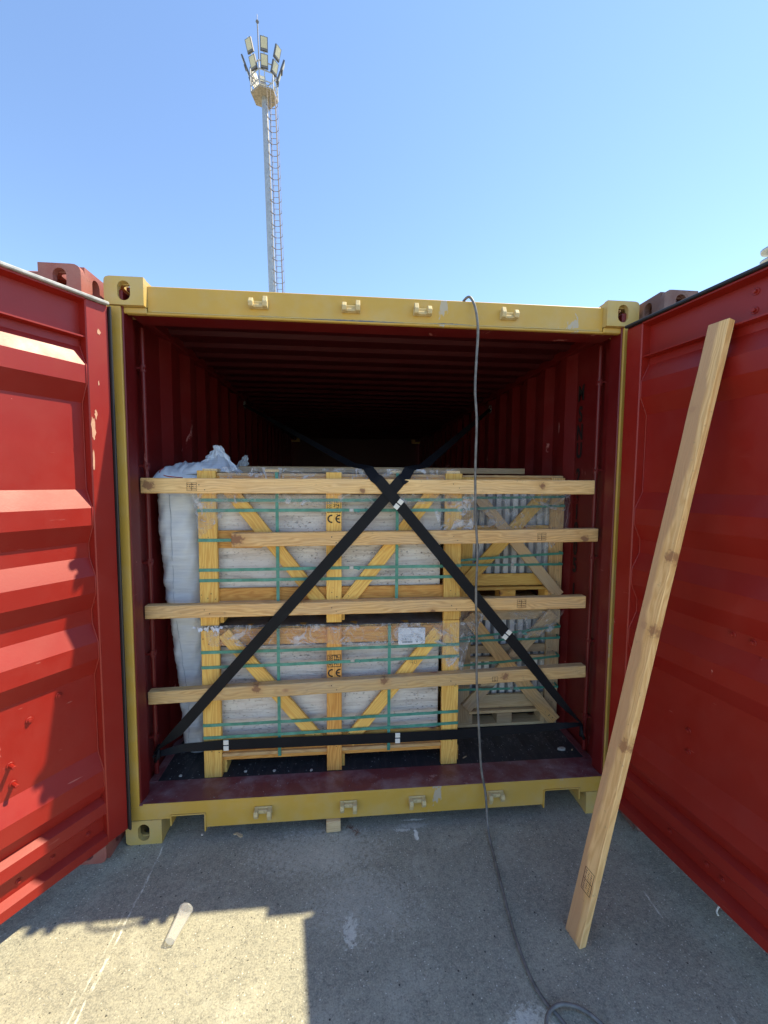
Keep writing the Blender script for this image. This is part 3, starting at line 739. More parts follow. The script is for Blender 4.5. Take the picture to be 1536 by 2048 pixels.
    Mx = lambda x, z: Matrix.Translation((x, YF-.0004, z)) @ Matrix.Rotation(pi/2, 4, 'X')
    for t_, z_ in (('TR-', Zt-.013), ('284', Zt-.031), ('HT', Zt-.049)): text_mesh(t_, .021, INK, 'stamp_text', c, Mx(.982, z_), extrude=.0003, weight=.0006)
    # CE as two arcs and a bar
    ce = MB(); zc2 = zc-.062; r = .0215; tw = .0072
    def arc(cx):
        n = 18; o = []; i_ = []
        for k in range(n+1):
            q = pi/2+pi*k/n; o.append((cx+r*cos(q), zc2+r*sin(q))); i_.append((cx+(r-tw)*cos(q), zc2+(r-tw)*sin(q)))
        for k in range(n): ce.prism([(o[k][0], YF-.0006, o[k][1]), (o[k+1][0], YF-.0006, o[k+1][1]), (i_[k+1][0], YF-.0006, i_[k+1][1]), (i_[k][0], YF-.0006, i_[k][1])], (0,.0012,0))
    arc(.958); arc(.9985); ce.box((.958, YF-.0006, zc2+r-tw), (.962, YF+.0006, zc2+r)); ce.box((.958, YF-.0006, zc2-r), (.962, YF+.0006, zc2-r+tw))
    ce.box((.9985, YF-.0006, zc2+r-tw), (1.003, YF+.0006, zc2+r)); ce.box((.9985, YF-.0006, zc2-r), (1.003, YF+.0006, zc2-r+tw)); ce.box((.979, YF-.0007, zc2-tw/2), (.998, YF+.0006, zc2+tw/2))
    centred(ce, 'ce_mark', INK, c)
    nails(c, [(.32, z0+.15), (.36, z0+.15), (.32, zt-.06), (.355, z0+.44), (.97, z0+.15), (1.6, z0+.15), (1.58, zt-.06), (1.61, z0+.46), (.97, zt-.2)], YF)
    nails(c, [(.88, z0+(.10 if upper else .19)), (1.06, z0+(.13 if upper else .19)), (.45, zt-.06), (1.49, zt-.06)], YF+.0045)
    # the stone inside
    sl = MB().box((-.595, -.014, -.5*(zt-z0-.235)), (.595, .014, .5*(zt-z0-.235)))
    for k, yy in enumerate((.268,)):
        s_ = sl.build('travertine_slab', TRAV, None, Matrix.Translation((.948, yy, (z0+.125+zt-.11)/2+(.0))), bevel=.003)
        if k == 0: tag(s_, 'pale banded travertine slab facing out of the %s left crate' % ('upper' if upper else 'lower'), 'stone slab', 'travertine slabs in the crates')
    return c
cu_ = left_crate(.981, 1.762, True, 'upper left pine crate with CE stamp on its middle post, holding travertine')
cl_ = left_crate(.1665, .957, False, 'lower left pine crate with white paper label, holding travertine')
cs = MB().grid(lambda u, v: Vector((.30+1.34*u, YF+.028+.88*v, .9575+.0035*sin(30*u)*sin(17*v)+.003*sin(61*u+9*v))), 60, 24)
cs.build('cover_sheet', simple('grey_cover_plastic', (.24,.23,.23), .3, var=.2), cl_, smooth=True, fix=False)
# pencil writing on the lower crate's right brace
ang = math.atan2(.604, .486)
for t_, f, sz in (('2', .50, .050), ('40', .72, .040), ('A', .87, .035)):
    px, pz = 1.044+.486*f, .318+.604*f
    text_mesh(t_, sz, BROWNINK, 'pencil_mark', cl_, Matrix.Translation((px, YF+.0038, pz)) @ Matrix.Rotation(pi/2, 4, 'X') @ Matrix.Rotation(.15, 4, 'Z'), extrude=.0002, weight=-.0012)
# small offcuts on top of the upper crate front: slat ends
for x, zz in ((.657, 1.772), (1.294, 1.770), (1.597, 1.772), (.352, 1.772)):
    board((x, YF+.015, zz), (x, YF+.92, zz+.001), (1,0,0), .072, .016, WOOD['pale'], cu_, 'top_slat')
# paper label with print on the lower crate
lb = MB(); lx, lz = 1.381, .900
lb.prism([(lx-.072, YF-.004, lz-.042), (lx-.068, YF-.004, lz-.046), (lx+.069, YF-.004, lz-.043), (lx+.072, YF-.004, lz-.040), (lx+.073, YF-.004, lz+.044), (lx-.073, YF-.004, lz+.047)], (0, .0008, 0))
lab = centred(lb, 'shipping_label', PAPER, cl_)
pm = MB()
def dash(x, z, w_, h_): pm.box((x, YF-.0048, z), (x+w_, YF-.0042, z+h_))
for r_, zz in enumerate((.905, .896, .888, .880)):
    x = lx-.055; 
    while x < lx+.048:
        w_ = random.uniform(.004, .014)
        if abs(x-(lx+.008)) > .008: dash(x, zz, w_, .0022)
        x += w_+random.uniform(.002, .005)
x = lx-.050
while x < lx+.002:
    w_ = random.choice((.0008, .0014, .0022)); dash(x, .862, w_, .013); x += w_+random.choice((.0008, .0012))
dash(lx+.024, .865, .009, .009); dash(lx+.050, .860, .012, .003)
pr_ = centred(pm, 'printed_lines', PRINT, cl_)

YR = .520
def right_crate(z0, zt, upper, label):
    c = empty('wooden_crate', (2.06, .95, z0), label, 'crate', 'wooden crates stacked in the container')
    x0, x1 = 1.728, 2.385; DP = .75; yb = YR+DP
    ya = YR+.012; yr = YR+.036
    cr = WOOD['crate'] if upper else WOOD['old']
    zb = z0+.085 if upper else z0+.045
    board((2.343, ya, zb-.05), (2.343, ya, zt), (1,0,0), .084, .024, WOOD['old'] if not upper else WOOD['bar'], c, 'post')
    board((1.770, ya, zb-.05 if upper else z0+.03), (1.770, ya, zt), (1,0,0), .075, .024, WOOD['crate'] if upper else WOOD['old'], c, 'post')
    board((1.711, YR+.02, z0+.02), (1.711, YR+.02, zt-.01), (0,1,0), .06, .018, WOOD['crate'] if upper else WOOD['old'], c, 'side_post')
    for xx in (1.770, 2.343): board((xx, yb-.012, zb-.05), (xx, yb-.012, zt), (1,0,0), .08, .024, cr, c, 'post')
    lowz = 1.113 if upper else .322
    board((x0+.006, yr-.002, lowz), (x1-.006, yr-.002, lowz), (0,0,1), .085 if not upper else .074, .020, WOOD['crate'] if upper else WOOD['pale'], c, 'rail')
    board((x0+.006, yr, zt-.035), (x1-.006, yr, zt-.035), (0,0,1), .075 if upper else .062, .020, WOOD['bar'] if upper else WOOD['old'], c, 'rail')
    midz = 1.425 if upper else .665
    board((x0+.006, yr, midz), (x1-.006, yr, midz), (0,0,1), .050 if not upper else .06, .020, WOOD['old'] if not upper else WOOD['crate'], c, 'rail')
    if not upper: board((x0+.006, yr+.004, .598), (x1-.006, yr+.004, .602), (0,0,1), .030, .020, WOOD['old'], c, 'rail')
    # braces, the front one over the other
    if upper:
        board((1.760, YR-.011, 1.105), (2.285, YR-.011, 1.690), (.74, 0, -.67), .075, .022, WOOD['crate'], c, 'brace')
        board((1.775, YR-.034, 1.690), (2.352, YR-.034, 1.022), (.76, 0, .65), .066, .022, WOOD['old'], c, 'brace')
    else:
        board((1.780, YR-.011, .305), (2.330, YR-.011, .905), (.74, 0, -.67), .072, .022, WOOD['old'], c, 'brace')
        board((1.772, YR-.034, .905), (2.352, YR-.034, .212), (.77, 0, .64), .080, .022, WOOD['old'] if 0 else WOOD['bar'], c, 'brace')
    # pallet
    deck = zb-.01
    for k, (xx) in enumerate((1.78, 2.04, 2.33)):
        board((xx-.05, YR+.05, z0+.050), (xx+.05, YR+.05, z0+.050), (0,0,1), .070, .09, WOOD['crate'] if upper else WOOD['old'], c, 'pallet_block')
        board((xx-.05, yb-.06, z0+.050), (xx+.05, yb-.06, z0+.050), (0,0,1), .070, .09, WOOD['old'], c, 'pallet_block')
    board((x0+.01, YR+.055, z0+.010), (x1-.01, YR+.055, z0+.010), (0,1,0), .10, .018, WOOD['crate'] if upper else WOOD['pale'], c, 'pallet_slat')
    for k in range(5): board((x0+.01, YR+.055+k*.16, z0+.095), (x1-.01, YR+.055+k*.16, z0+.095), (0,1,0), .10, .018, WOOD['crate'] if upper else WOOD['pale'], c, 'pallet_slat')
    for k in range(5): board((x0+.01, YR+.06+k*.155, zt+.006), (x1-.01, YR+.06+k*.155, zt+.006), (0,1,0), .11, .014, WOOD['bar'], c, 'top_board')
    for xs in (x0+.012, x1-.012):
        for zc in (z0+.17, z0+.45, zt-.05): board((xs, YR+.06, zc), (xs, yb-.03, zc), (0,0,1), .08, .02, WOOD['old'], c, 'side_rail')
    bands = ((1.629, 1.637), (1.561, 1.582), (1.252, 1.289), (1.224, 1.221)) if upper else ((.770, .829), (.752, .757), (.597, .640), (.445, .441))
    for a_, b_ in bands: band_h(c, 1.716, 2.361, YR-.046, yb, a_, b_, .0145)
    seal(c, 2.04 if upper else 2.10, YR-.046, 1.224 if upper else .795); 
    if not upper: seal(c, 2.06, YR-.046, .444)
    nails(c, [(2.34, lowz), (2.33, midz), (2.35, zt-.04), (1.77, lowz), (1.77, zt-.04)], YR)
    nails(c, [(2.33, z0+.06), (2.30, z0+.075)] if upper else [(2.325, .245), (2.30, .262)], YR-.0455)
    # strips of stone on edge
    tp = empty('stone_strip_stack', (2.06, YR+.3, z0+.12), 'upright grey and white stone strips packed in the %s right crate' % ('upper' if upper else 'lower'), 'stone strips', 'packs of stone strips')
    nst = 22; wst = (x1-x0-.06)/nst; zlo, zhi = z0+.105, zt-.02
    meshes = [MB().box((-.58*wst, 0, 0), (.58*wst, .45, zhi-zlo)).mesh('stone_strip', TILE, bevel=.0015), MB().box((-.36*wst, 0, 0), (.36*wst, .43, zhi-zlo-.012)).mesh('stone_strip', TILED, bevel=.0015)]
    for k in range(nst):
        s_ = bpy.data.objects.new('stone_strip', meshes[k % 2]); C.objects.link(s_)
        place(s_, tp, Matrix.Translation((x0+.03+(k+.5)*wst, YR+.058+(.022 if k % 2 else 0)+random.uniform(0, .006), zlo)) @ Matrix.Rotation(random.uniform(-.006, .006), 4, 'Y'))
    return c
ru = right_crate(.965, 1.752, True, 'upper right crate with crossed braces, wrapped in clear film, beside the wall')
rl = right_crate(.1665, .920, False, 'lower right grey weathered crate with crossed braces on a pallet')

# pallet-like long beam lying on top of the crates
board((.328, .90, 1.800), (2.277, .90, 1.801), (0,0,1), .038, .07, WOOD['old'], None, 'wooden_beam')
tag(bpy.data.objects['wooden_beam'], 'long weathered beam lying across the tops of the crates', 'beam')

# ---- film
def sheet(parent, corners, nu, nv, amp, y_off=0., label=None, name='plastic_film', cut=None):
    P = [Vector(p) for p in corners]; ph = [random.uniform(0, 6) for _ in range(6)]
    def fn(u, v):
        if cut: u, v = cut(u, v)
        p = P[0].lerp(P[1], u).lerp(P[3].lerp(P[2], u), v)
        d = amp*(.5*sin(9*u+7*v+ph[0])+.3*sin(23*u-15*v+ph[1])+.25*sin(41*v+11*u+ph[2])+.2*sin(57*u+33*v+ph[3])+random.uniform(-.25, .25))
        e = amp*1.2*(sin(17*u+ph[4])*(v > .97)+sin(19*v+ph[5])*(u > .97))
        return p+Vector((e*.3, -abs(d)*.9, e))
    mb = MB().grid(fn, nu, nv)
    return mb.build(name, FILM, parent, smooth=True, fix=False)
sheet(cl_, [(.30, YF-.007, .985), (1.55, YF-.007, .972), (1.62, YF-.007, .862), (.34, YF-.007, .870)], 60, 10, .006)
sheet(cl_, [(1.50, YF-.008, .965), (1.72, YF-.008, .975), (1.66, YF-.008, .70), (1.545, YF-.008, .74)], 16, 18, .009)
sheet(cu_, [(.27, YF-.006, 1.66), (.50, YF-.006, 1.66), (.38, YF-.006, 1.50), (.30, YF-.006, 1.43)], 16, 14, .007)
sheet(cu_, [(.40, YF+.02, 1.790), (1.62, YF+.02, 1.785), (1.62, YF-.006, 1.60), (.40, YF-.006, 1.61)], 60, 10, .008)
sheet(cu_, [(1.46, YF-.007, 1.66), (1.72, YF-.007, 1.66), (1.70, YF-.007, 1.47), (1.54, YF-.007, 1.43)], 18, 16, .009)
sheet(ru, [(1.70, YR-.052, 1.665), (2.39, YR-.052, 1.660), (2.385, YR-.052, 1.400), (1.72, YR-.052, 1.405)], 44, 22, .012)
sheet(ru, [(2.10, YR-.075, 1.47), (2.36, YR-.075, 1.66), (2.385, YR-.070, 1.655), (2.14, YR-.070, 1.43)], 20, 6, .012)
sheet(ru, [(2.18, YR-.05, 1.40), (2.32, YR-.05, 1.40), (2.30, YR-.055, 1.34), (2.22, YR-.055, 1.32)], 10, 6, .010)
sheet(rl, [(1.70, YR-.052, .925), (1.88, YR-.052, .93), (1.80, YR-.052, .78), (1.72, YR-.052, .79)], 16, 16, .012)
sheet(rl, [(2.02, YR-.052, .93), (2.38, YR-.052, .93), (2.30, YR-.052, .80), (2.10, YR-.052, .76)], 26, 16, .010)
# torn white scrap between the two left crates
ts = MB().grid(lambda u, v: Vector((.258+.150*u, YF-.012-.010*sin(9*u)*v, .977+.006*sin(14*u)-(.006+.020*u+.010*sin(31*u)+.005*sin(67*u))*v*(.5+.6*sin(pi*min(1, u*1.1)))+.004*sin(50*u))), 34, 4)
o_ = ts.build('torn_foam_scrap', PAPER, None, smooth=True, fix=False); tag(o_, 'torn white scrap wedged between the two left crates', 'scrap')

# ------------------------------------------------------------------ timber bars nailed across the load
def bar(p0, p1, width, mat, label, marks=()):
    b = board(p0, p1, (0,0,1), width, .044, mat, None, 'timber_bar', bevel=.003, seg=10)
    return tag(b, label, 'timber bar', 'timber bars braced across the doorway')
def bmat(name, knots, base=(.84,.54,.22), dark=(.54,.29,.10), grey=.28): return wood(name, base, dark, grey=grey, knots=knots, rk=.2, knotcol=(.21,.09,.05))
yb_ = .155+.022
b1 = bar((.046, yb_, 1.694), (2.350, yb_, 1.698), .074, bmat('top_bar_pine', [(-1.115, .004, .026), (-.085, -.022, .014), (.86, .006, .016)], (.90,.61,.27), (.64,.38,.14), .2), 'topmost timber bar with round dark knot at its left end')
b2 = bar((.466, yb_, 1.426), (2.381, yb_, 1.442), .070, bmat('second_bar_pine', [(-.935, .004, .033), (.88, -.02, .02)]), 'second timber bar from the top, shorter, with big knot at its left end')
b3 = bar((.045, yb_, 1.070), (2.327, yb_, 1.076), .066, bmat('third_bar_pine', [(.30, -.03, .012)]), 'third timber bar from the top, in front of the gap between crates')
b4 = bar((.046, yb_, .632), (2.343, yb_, .688), .066, bmat('bottom_bar_pine', [(-.62, .015, .020), (.04, .018, .018), (.69, .002, .018)], (.80,.54,.23), (.56,.33,.13), .35), 'lowest timber bar, tilted, rising towards the right')
def stamp(parent, x, y, z, n=3, sc=1., mat=BROWNINK, text='HT'):
    mb = MB(); w_, h_ = .044*sc, .036*sc; yy = y-.0007
    for a_, b_ in (((-w_, -h_), (w_, -h_+.0025)), ((-w_, h_-.0025), (w_, h_)), ((-w_, -h_), (-w_+.0025, h_)), ((w_-.0025, -h_), (w_, h_)), ((-.003, -h_), (0, h_))):
        mb.box((x+a_[0]*.6, yy, z+a_[1]*.62), (x+b_[0]*.6, yy+.001, z+b_[1]*.62))
    for r_ in range(n):
        for k in range(6):
            xx = x-w_*.5+k*w_*.18; zz = z-h_*.4+r_*h_*.32
            mb.box((xx, yy, zz), (xx+w_*random.uniform(.06, .12), yy+.001, zz+h_*random.uniform(.1, .22)))
    return centred(mb, 'ink_stamp', mat, parent)
stamp(b1, .285, .155, 1.690, sc=.9); stamp(b2, 2.065, .155, 1.435, sc=.9); stamp(b3, 1.965, .155, 1.077, sc=.95); stamp(b4, 1.83, .155, .665, n=1, sc=.6)
for b_, xs, zz in ((b3, (.34, .97, 1.60), 1.073), (b4, (.97, 1.60), .655), (b2, (.97, 1.60), 1.434), (b1, (.33, 1.6), 1.694)): nails(b_, [(x, zz+random.uniform(-.01, .01)) for x in xs], .155)

# ------------------------------------------------------------------ black lashing webbing
def ribbon(pts, wdirs, widths, name, mat, parent=None, t=.0024, sub=10):
    """flat belt along pts; wdirs gives the width direction at each point"""
    P = []; 
    for i in range(len(pts)-1):
        for k in range(sub):
            f = k/sub; P.append((Vector(pts[i]).lerp(Vector(pts[i+1]), f), Vector(wdirs[i]).lerp(Vector(wdirs[i+1]), f), widths[i]*(1-f)+widths[i+1]*f))
    P.append((Vector(pts[-1]), Vector(wdirs[-1]), widths[-1]))
    vs = []; fs = []
    for i, (p, wd, ww) in enumerate(P):
        tn = (P[min(i+1, len(P)-1)][0]-P[max(i-1, 0)][0]).normalized(); wd = (wd-tn*wd.dot(tn)).normalized(); nn = tn.cross(wd)
        for a_, b_ in ((-1, -1), (1, -1), (1, 1), (-1, 1)): vs.append(tuple(p+wd*(a_*ww/2)+nn*(b_*t/2)))
    for i in range(len(P)-1):
        for k in range(4): fs.append((i*4+k, i*4+(k+1)%4, i*4+4+(k+1)%4, i*4+4+k))
    fs += [(3,2,1,0), tuple((len(P)-1)*4+k for k in range(4))]
    return MB().add(vs, fs).build(name, mat, parent, smooth=.6)
def clip(parent, x, y, z, ang, w_=.056):
    """two small white tabs side by side across a belt running at ang"""
    d = Vector((cos(ang), 0, sin(ang))); n = Vector((-sin(ang), 0, cos(ang)))
    for s in (-1, 1):
        c_ = Vector((x, y, z))+n*s*.0155
        M = frame(c_, d, n); MB().box((-.013, -.0125, -.002), (.013, .0125, .003)).build('belt_clip', CLIP, parent, M, bevel=.001)
yw = .1515
A0 = (.062, .175, .338); B0 = (2.350, .175, .372)
sA = ribbon([A0, (.185, .152, .455), (.60, .1480, .924), (1.262, .1510, 1.674), (1.308, .1512, 1.728), (1.326, .160, 1.7365), (1.362, .207, 1.790), (1.47, .38, 1.812), (2.368, 1.86, 2.405)],
            [(.3,.9,-.2), (.75,0,-.66), (.75,0,-.66), (.75,0,-.66), (.76,0,-.65), (.85,-.15,-.45), (.86,-.30,-.30), (.82,-.45,-.30), (.5,-.5,-.6)],
            [.022, .052, .055, .056, .056, .055, .055, .055, .028], 'lashing_strap', WEB)
tag(sA, 'black webbing strap running diagonally from lower left anchor up over the top bar', 'strap', 'black lashing straps')
sB = ribbon([B0, (2.20, .150, .528), (1.95, .1440, .836), (1.262, .1460, 1.650), (1.196, .1465, 1.728), (1.178, .156, 1.739), (1.145, .207, 1.791), (1.06, .38, 1.815), (.062, 2.15, 2.445)],
            [(.3,.9,.2), (.76,0,.64), (.76,0,.64), (.76,0,.64), (.77,0,.63), (.85,.15,.45), (.86,.30,.30), (.82,.45,.30), (.5,.5,.6)],
            [.012, .040, .055, .056, .056, .055, .055, .052, .028], 'lashing_strap', WEB)
tag(sB, 'black webbing strap running diagonally from lower right anchor, crossing on top with white clips', 'strap', 'black lashing straps')
sC = ribbon([(.062, .165, .330), (.20, .178, .352), (.40, .190, .349), (1.30, .190, .342), (1.66, .190, .343), (2.20, .205, .352), (2.352, .19, .366)],
            [(0,.8,.5), (0,.2,.9), (0,0,1), (0,0,1), (0,0,1), (0,.3,.9), (0,.9,.3)],
            [.026, .040, .053, .056, .055, .038, .020], 'lashing_strap', WEB)
tag(sC, 'black webbing strap running level along the foot of the crates', 'strap', 'black lashing straps')
clip(sB, 1.297, .1405, 1.607, math.atan2(-.64, .76)-0.0); clip(sB, 1.884, .1405, .914, math.atan2(-.64, .76)); clip(sC, .411, .186, .349, 0); clip(sC, 1.309, .186, .342, 0)
# knots of webbing at the lower corners
for x, s, par in ((.070, 1, sA), (2.352, -1, sB)):
    k = MB().tube([(x+s*.0, .16, .30), (x+s*.02, .15, .335), (x+s*.01, .18, .37), (x-s*.008, .20, .34), (x+s*.015, .17, .31)], .009, 6); k.build('strap_knot', WEB, par, smooth=True)
fr_ = MB()
for k in range(5): fr_.prism([(.058+k*.006, .16, .335), (.064+k*.006, .16, .335), (.060+k*.009, .155, .300-random.uniform(0, .02))], (0, .001, 0))
fr_.build('frayed_end', WEB, sA)

# ------------------------------------------------------------------ woven bag between the wall and the crates
bag = MB(); NU, NV = 72, 110
def bagf(u, v):
    q = 2*pi*u; z = .168+v*(1.792-.168)
    f = max(0, min(1, (z-.24)/1.3)); f = f*f*(3-2*f)
    xl = .096-.070*f; xr = .262+.016*f
    yfr = .372-.085*f; ybk = .80
    endr = 1.0
    if v > .93: endr = sqrt(max(0, 1-((v-.93)/.07)**2))*.75+.25
    if v < .04: endr = .70+.30*sqrt(max(0, 1-((.04-v)/.04)**2))
    cx = (xl+xr)/2; cy = (yfr+ybk)/2; a_ = (xr-xl)/2*endr; b_ = (ybk-yfr)/2*endr
    e = .58
    c_, s_ = cos(q), sin(q); x = cx+a_*math.copysign(abs(c_)**e, c_); y = cy+b_*math.copysign(abs(s_)**e, s_)
    wr_ = .005*sin(z*70+3*c_+5*s_)*max(0, sin(z*9+q))+.0022*sin(z*133+4*q+2*sin(z*11))+.005*sin(z*17+2*q)+.002*sin(z*190+q*3+3*sin(z*7))+.007*max(0, sin(z*5.3+1.3*q))**6+.003*sin(z*44+6*sin(q*2))
    y += -wr_ if s_ < 0 else wr_; x += wr_*.25*c_
    seam = math.exp(-((x-(xl+.095))/.004)**2)*(.004) if s_ < 0 else 0
    return Vector((x, y+seam, z))
bag.grid(bagf, NU, NV)
bg_ = bag.build('dunnage_bag', BAG, None, smooth=True)
tag(bg_, 'tall bluish white woven bag stuffed upright between red wall and left crates', 'bag', 'woven bags in the container')
sm = MB().tube([bagf(.735+.008*sin(v*9), .05+v*.86)+Vector((0,-.0015,0)) for v in [k/60 for k in range(61)]], .0013, 5); sm.build('bag_seam', simple('seam_thread', (.42,.46,.52), .8), bg_, smooth=True)
tc_ = MB(); n0 = [bagf(i/NU, 1.0) for i in range(NU)]; tc_.add([tuple(p) for p in n0], [tuple(range(NU))]); tc_.build('bag_top', BAG, bg_)
# folded top spilling over the crate
def fold(cx, cy, cz, lx, ly, h, rot, seed, peak=None, tilt=0.):
    rs = random.Random(seed); ph = [rs.uniform(0, 6) for _ in range(5)]
    def fn(u, v):
        a_ = (u-.5)*2; b_ = (v-.5)*2
        prof = max(0, 1-a_*a_)**.45*max(0, 1-b_*b_)**.5
        z = h*prof*(1+.14*sin(5*a_+3*b_+ph[0])+.07*sin(9*a_-5*b_+ph[1]))+.0035*prof*sin(20*a_+7*b_+5*b_*b_+ph[2])+.0018*prof*sin(33*a_+14*b_+ph[3])
        if peak: z += peak[2]*math.exp(-((a_-peak[0])/peak[3])**2-((b_-peak[1])/peak[4])**2)
        x = a_*lx*(1+.05*sin(5*b_+ph[4])); y = b_*ly
        return Vector((cx+x*cos(rot)-y*sin(rot), cy+x*sin(rot)+y*cos(rot), cz+z+tilt*a_))
    return MB().grid(fn, 56, 30)
fold(.150, .46, 1.725, .125, .19, .082, .1, 3, (-.3, -.4, .012, .4, .5)).build('bag_fold', BAG, bg_, smooth=True, fix=False)
fold(.265, .44, 1.755, .15, .16, .062, -.1, 5, (.55, .0, .050, .30, .5), .012).build('bag_fold', BAG, bg_, smooth=True, fix=False)
# two upright ears of cloth
def ear(base0, base1, tip, wob, seed):
    rs = random.Random(seed); b0, b1, t_ = Vector(base0), Vector(base1), Vector(tip); p1, p2 = rs.uniform(0, 6), rs.uniform(0, 6)
    def fn(u, v):
        b = b0.lerp(b1, u); k = v**.85; tipw = t_+(b1-b0)*(u-.5)*.28
        p = b.lerp(tipw, k); bulge = sin(pi*u)*(1-.6*v)
        return p+Vector((.004*sin(18*v+p1+5*u), -.035*bulge+.005*sin(22*u+8*v+p2), .003*sin(30*u+p1)))
    return MB().grid(fn, 26, 26)
ear((.225, .42, 1.80), (.325, .40, 1.82), (.298, .47, 1.888), .01, 1).build('bag_ear', BAG, bg_, smooth=True, fix=False)
ear((.300, .40, 1.78), (.445, .42, 1.775), (.318, .46, 1.915), .01, 2).build('bag_ear', BAG, bg_, smooth=True, fix=False)
rt = MB().tube([(.090, .31, 1.784), (.081, .298, 1.774), (.080, .288, 1.763), (.090, .278, 1.750), (.125, .27, 1.741), (.165, .27, 1.737), (.20, .27, 1.735)], .0022, 6); rt.build('red_hem', REDTH, bg_, smooth=True)
e2 = ear((.235, 1.10, 1.805), (.335, 1.10, 1.80), (.318, 1.12, 1.905), .01, 9)
b2_ = e2.build('woven_bag', BAG, None, smooth=True, fix=False); fold(.28, 1.16, 1.765, .10, .10, .06, 0, 8).build('bag_body', BAG, b2_, smooth=True, fix=False)
tag(b2_, 'pointed corner of a second woven bag far back on the crates', 'bag', 'woven bags in the container')

# ------------------------------------------------------------------ leaning plank
A_b = Vector((1.892, -.594, 0)); A_t = Vector((2.412, -.512, 2.318))
ax = (A_t-A_b).normalized(); wd = Vector((-.19, .98, 0)); wd = (wd-ax*wd.dot(ax)).normalized(); td = ax.cross(wd)
if td.x < 0: td = -td
PW, PT = .077, .029
c0 = A_b+wd*PW/2+td*PT/2; c1 = A_t+wd*PW/2+td*PT/2
LPl = (c1-c0).length
PLM = wood('leaning_plank_pine', (.93,.61,.27), (.70,.40,.14), grey=.05, rk=.10, stain=(.004, (.56,.32,.16)),
   knots=[(.86, .022, .012), (-.52+.0, .03, .014), (.30, -.030, .022), (.02, -.030, .020), (.03, .012, .012), (-.42, -.022, .022)], knotcol=(.36,.16,.07))
pl_ = board(c0, c1, wd, PW, PT, PLM, None, 'leaning_plank', bevel=.0022, seg=14)
# make both ends level with the ground / obliquely sawn
me = pl_.data; Mi = pl_.matrix_basis.inverted(); Mw = pl_.matrix_basis
for v in me.vertices:
    if v.co.x < -LPl/2+.02:
        p = Mw @ v.co; p -= ax*((p.z-.0)/ax.z); q = Mi @ p; v.co = q
tag(pl_, 'long bare plank leaning against the right door in the foreground', 'plank')
def stamp_on_plank(s0, yoff):
    mb = MB(); k = -PT/2-.0005 if (Mw.to_3x3() @ Vector((0,0,1))).dot(td) > 0 else PT/2+.0005
    def q4(pts): mb.add([(x, y, k-.0003) for x, y in pts]+[(x, y, k+.0003) for x, y in pts], [(0,1,2,3), (7,6,5,4), (0,4,5,1), (1,5,6,2), (2,6,7,3), (3,7,4,0)])
    def line(x0, y0, x1, y1, w_=.0016):
        d = Vector((x1-x0, y1-y0)).normalized(); n = Vector((-d.y, d.x))*w_/2
        q4([(x0+n.x, y0+n.y), (x1+n.x, y1+n.y), (x1-n.x, y1-n.y), (x0-n.x, y0-n.y)])
    L_ = .082; w_ = .042
    line(s0, yoff, s0+L_, yoff); line(s0, yoff+w_, s0+L_, yoff+w_); line(s0, yoff, s0, yoff+w_); line(s0+L_, yoff, s0+L_, yoff+w_); line(s0+L_*.5, yoff, s0+L_*.5, yoff+w_)
    for r_ in range(3):
        for j in range(9):
            x = s0+.006+j*.0082; y = yoff+.007+r_*.012
            if random.random() < .85:
                line(x, y, x+random.uniform(.001, .004), y+.006, .0014)
                if random.random() < .5: line(x, y+.006*random.random(), x+.004, y+.006*random.random(), .0013)
    mb.build('ink_stamp', BROWNINK, pl_, Mw)
stamp_on_plank(-LPl/2+.19, -.029)

# ------------------------------------------------------------------ hanging cable
def spline(pts, n=10):
    P = [Vector(p) for p in pts]; out = []
    for i in range(len(P)-1):
        p0, p1, p2, p3 = P[max(i-1, 0)], P[i], P[i+1], P[min(i+2, len(P)-1)]
        for k in range(n):
            t = k/n; out.append(.5*((2*p1)+(p2-p0)*t+(2*p0-5*p1+4*p2-p3)*t*t+(3*p1-p0-3*p2+p3)*t**3))
    out.append(P[-1]); return out
cab = a_ = N('grey_cable', .5); nn = a_.noise(a_.vmul(a_.obj, (1,1,1)), 30, 4)
a_.color(a_.mix(a_.mr(nn, .35, .7), (.11,.108,.10), (.22,.215,.20))); a_.bump(a_.noise(a_.obj, 120, 3), .4, .0015)
path = spline([(1.585, .10, 2.578), (1.597, .03, 2.584), (1.612, .012, 2.574), (1.628, -.004, 2.525), (1.640, -.012, 2.43), (1.636, -.014, 2.30), (1.632, -.016, 2.15), (1.642, -.018, 2.0), (1.640, -.02, 1.78), (1.646, -.022, 1.56), (1.658, -.024, 1.38),
  (1.655, -.025, 1.20), (1.663, -.026, .98), (1.666, -.028, .80), (1.676, -.03, .62), (1.688, -.032, .45), (1.70, -.034, .30), (1.722, -.040, .18), (1.722, -.075, .07), (1.718, -.12, .018), (1.706, -.225, .008), (1.684, -.40, .008), (1.670, -.535, .008),
  (1.669, -.66, .009), (1.688, -.735, .007), (1.722, -.79, .006), (1.76, -.90, .006), (1.80, -1.02, .006), (1.74, -1.10, .007), (1.66, -1.02, .010), (1.640, -.88, .014), (1.665, -.79, .016), (1.715, -.757, .020), (1.780, -.762, .016), (1.835, -.800, .010), (1.88, -.88, .007), (1.92, -1.05, .006), (1.93, -1.4, .006)], 8)
cb = MB().tube(path, .0062, 8).build('hanging_cable', cab.m, None, smooth=True)
tag(cb, 'grey cable hanging from the container roof and coiling on the ground', 'cable')

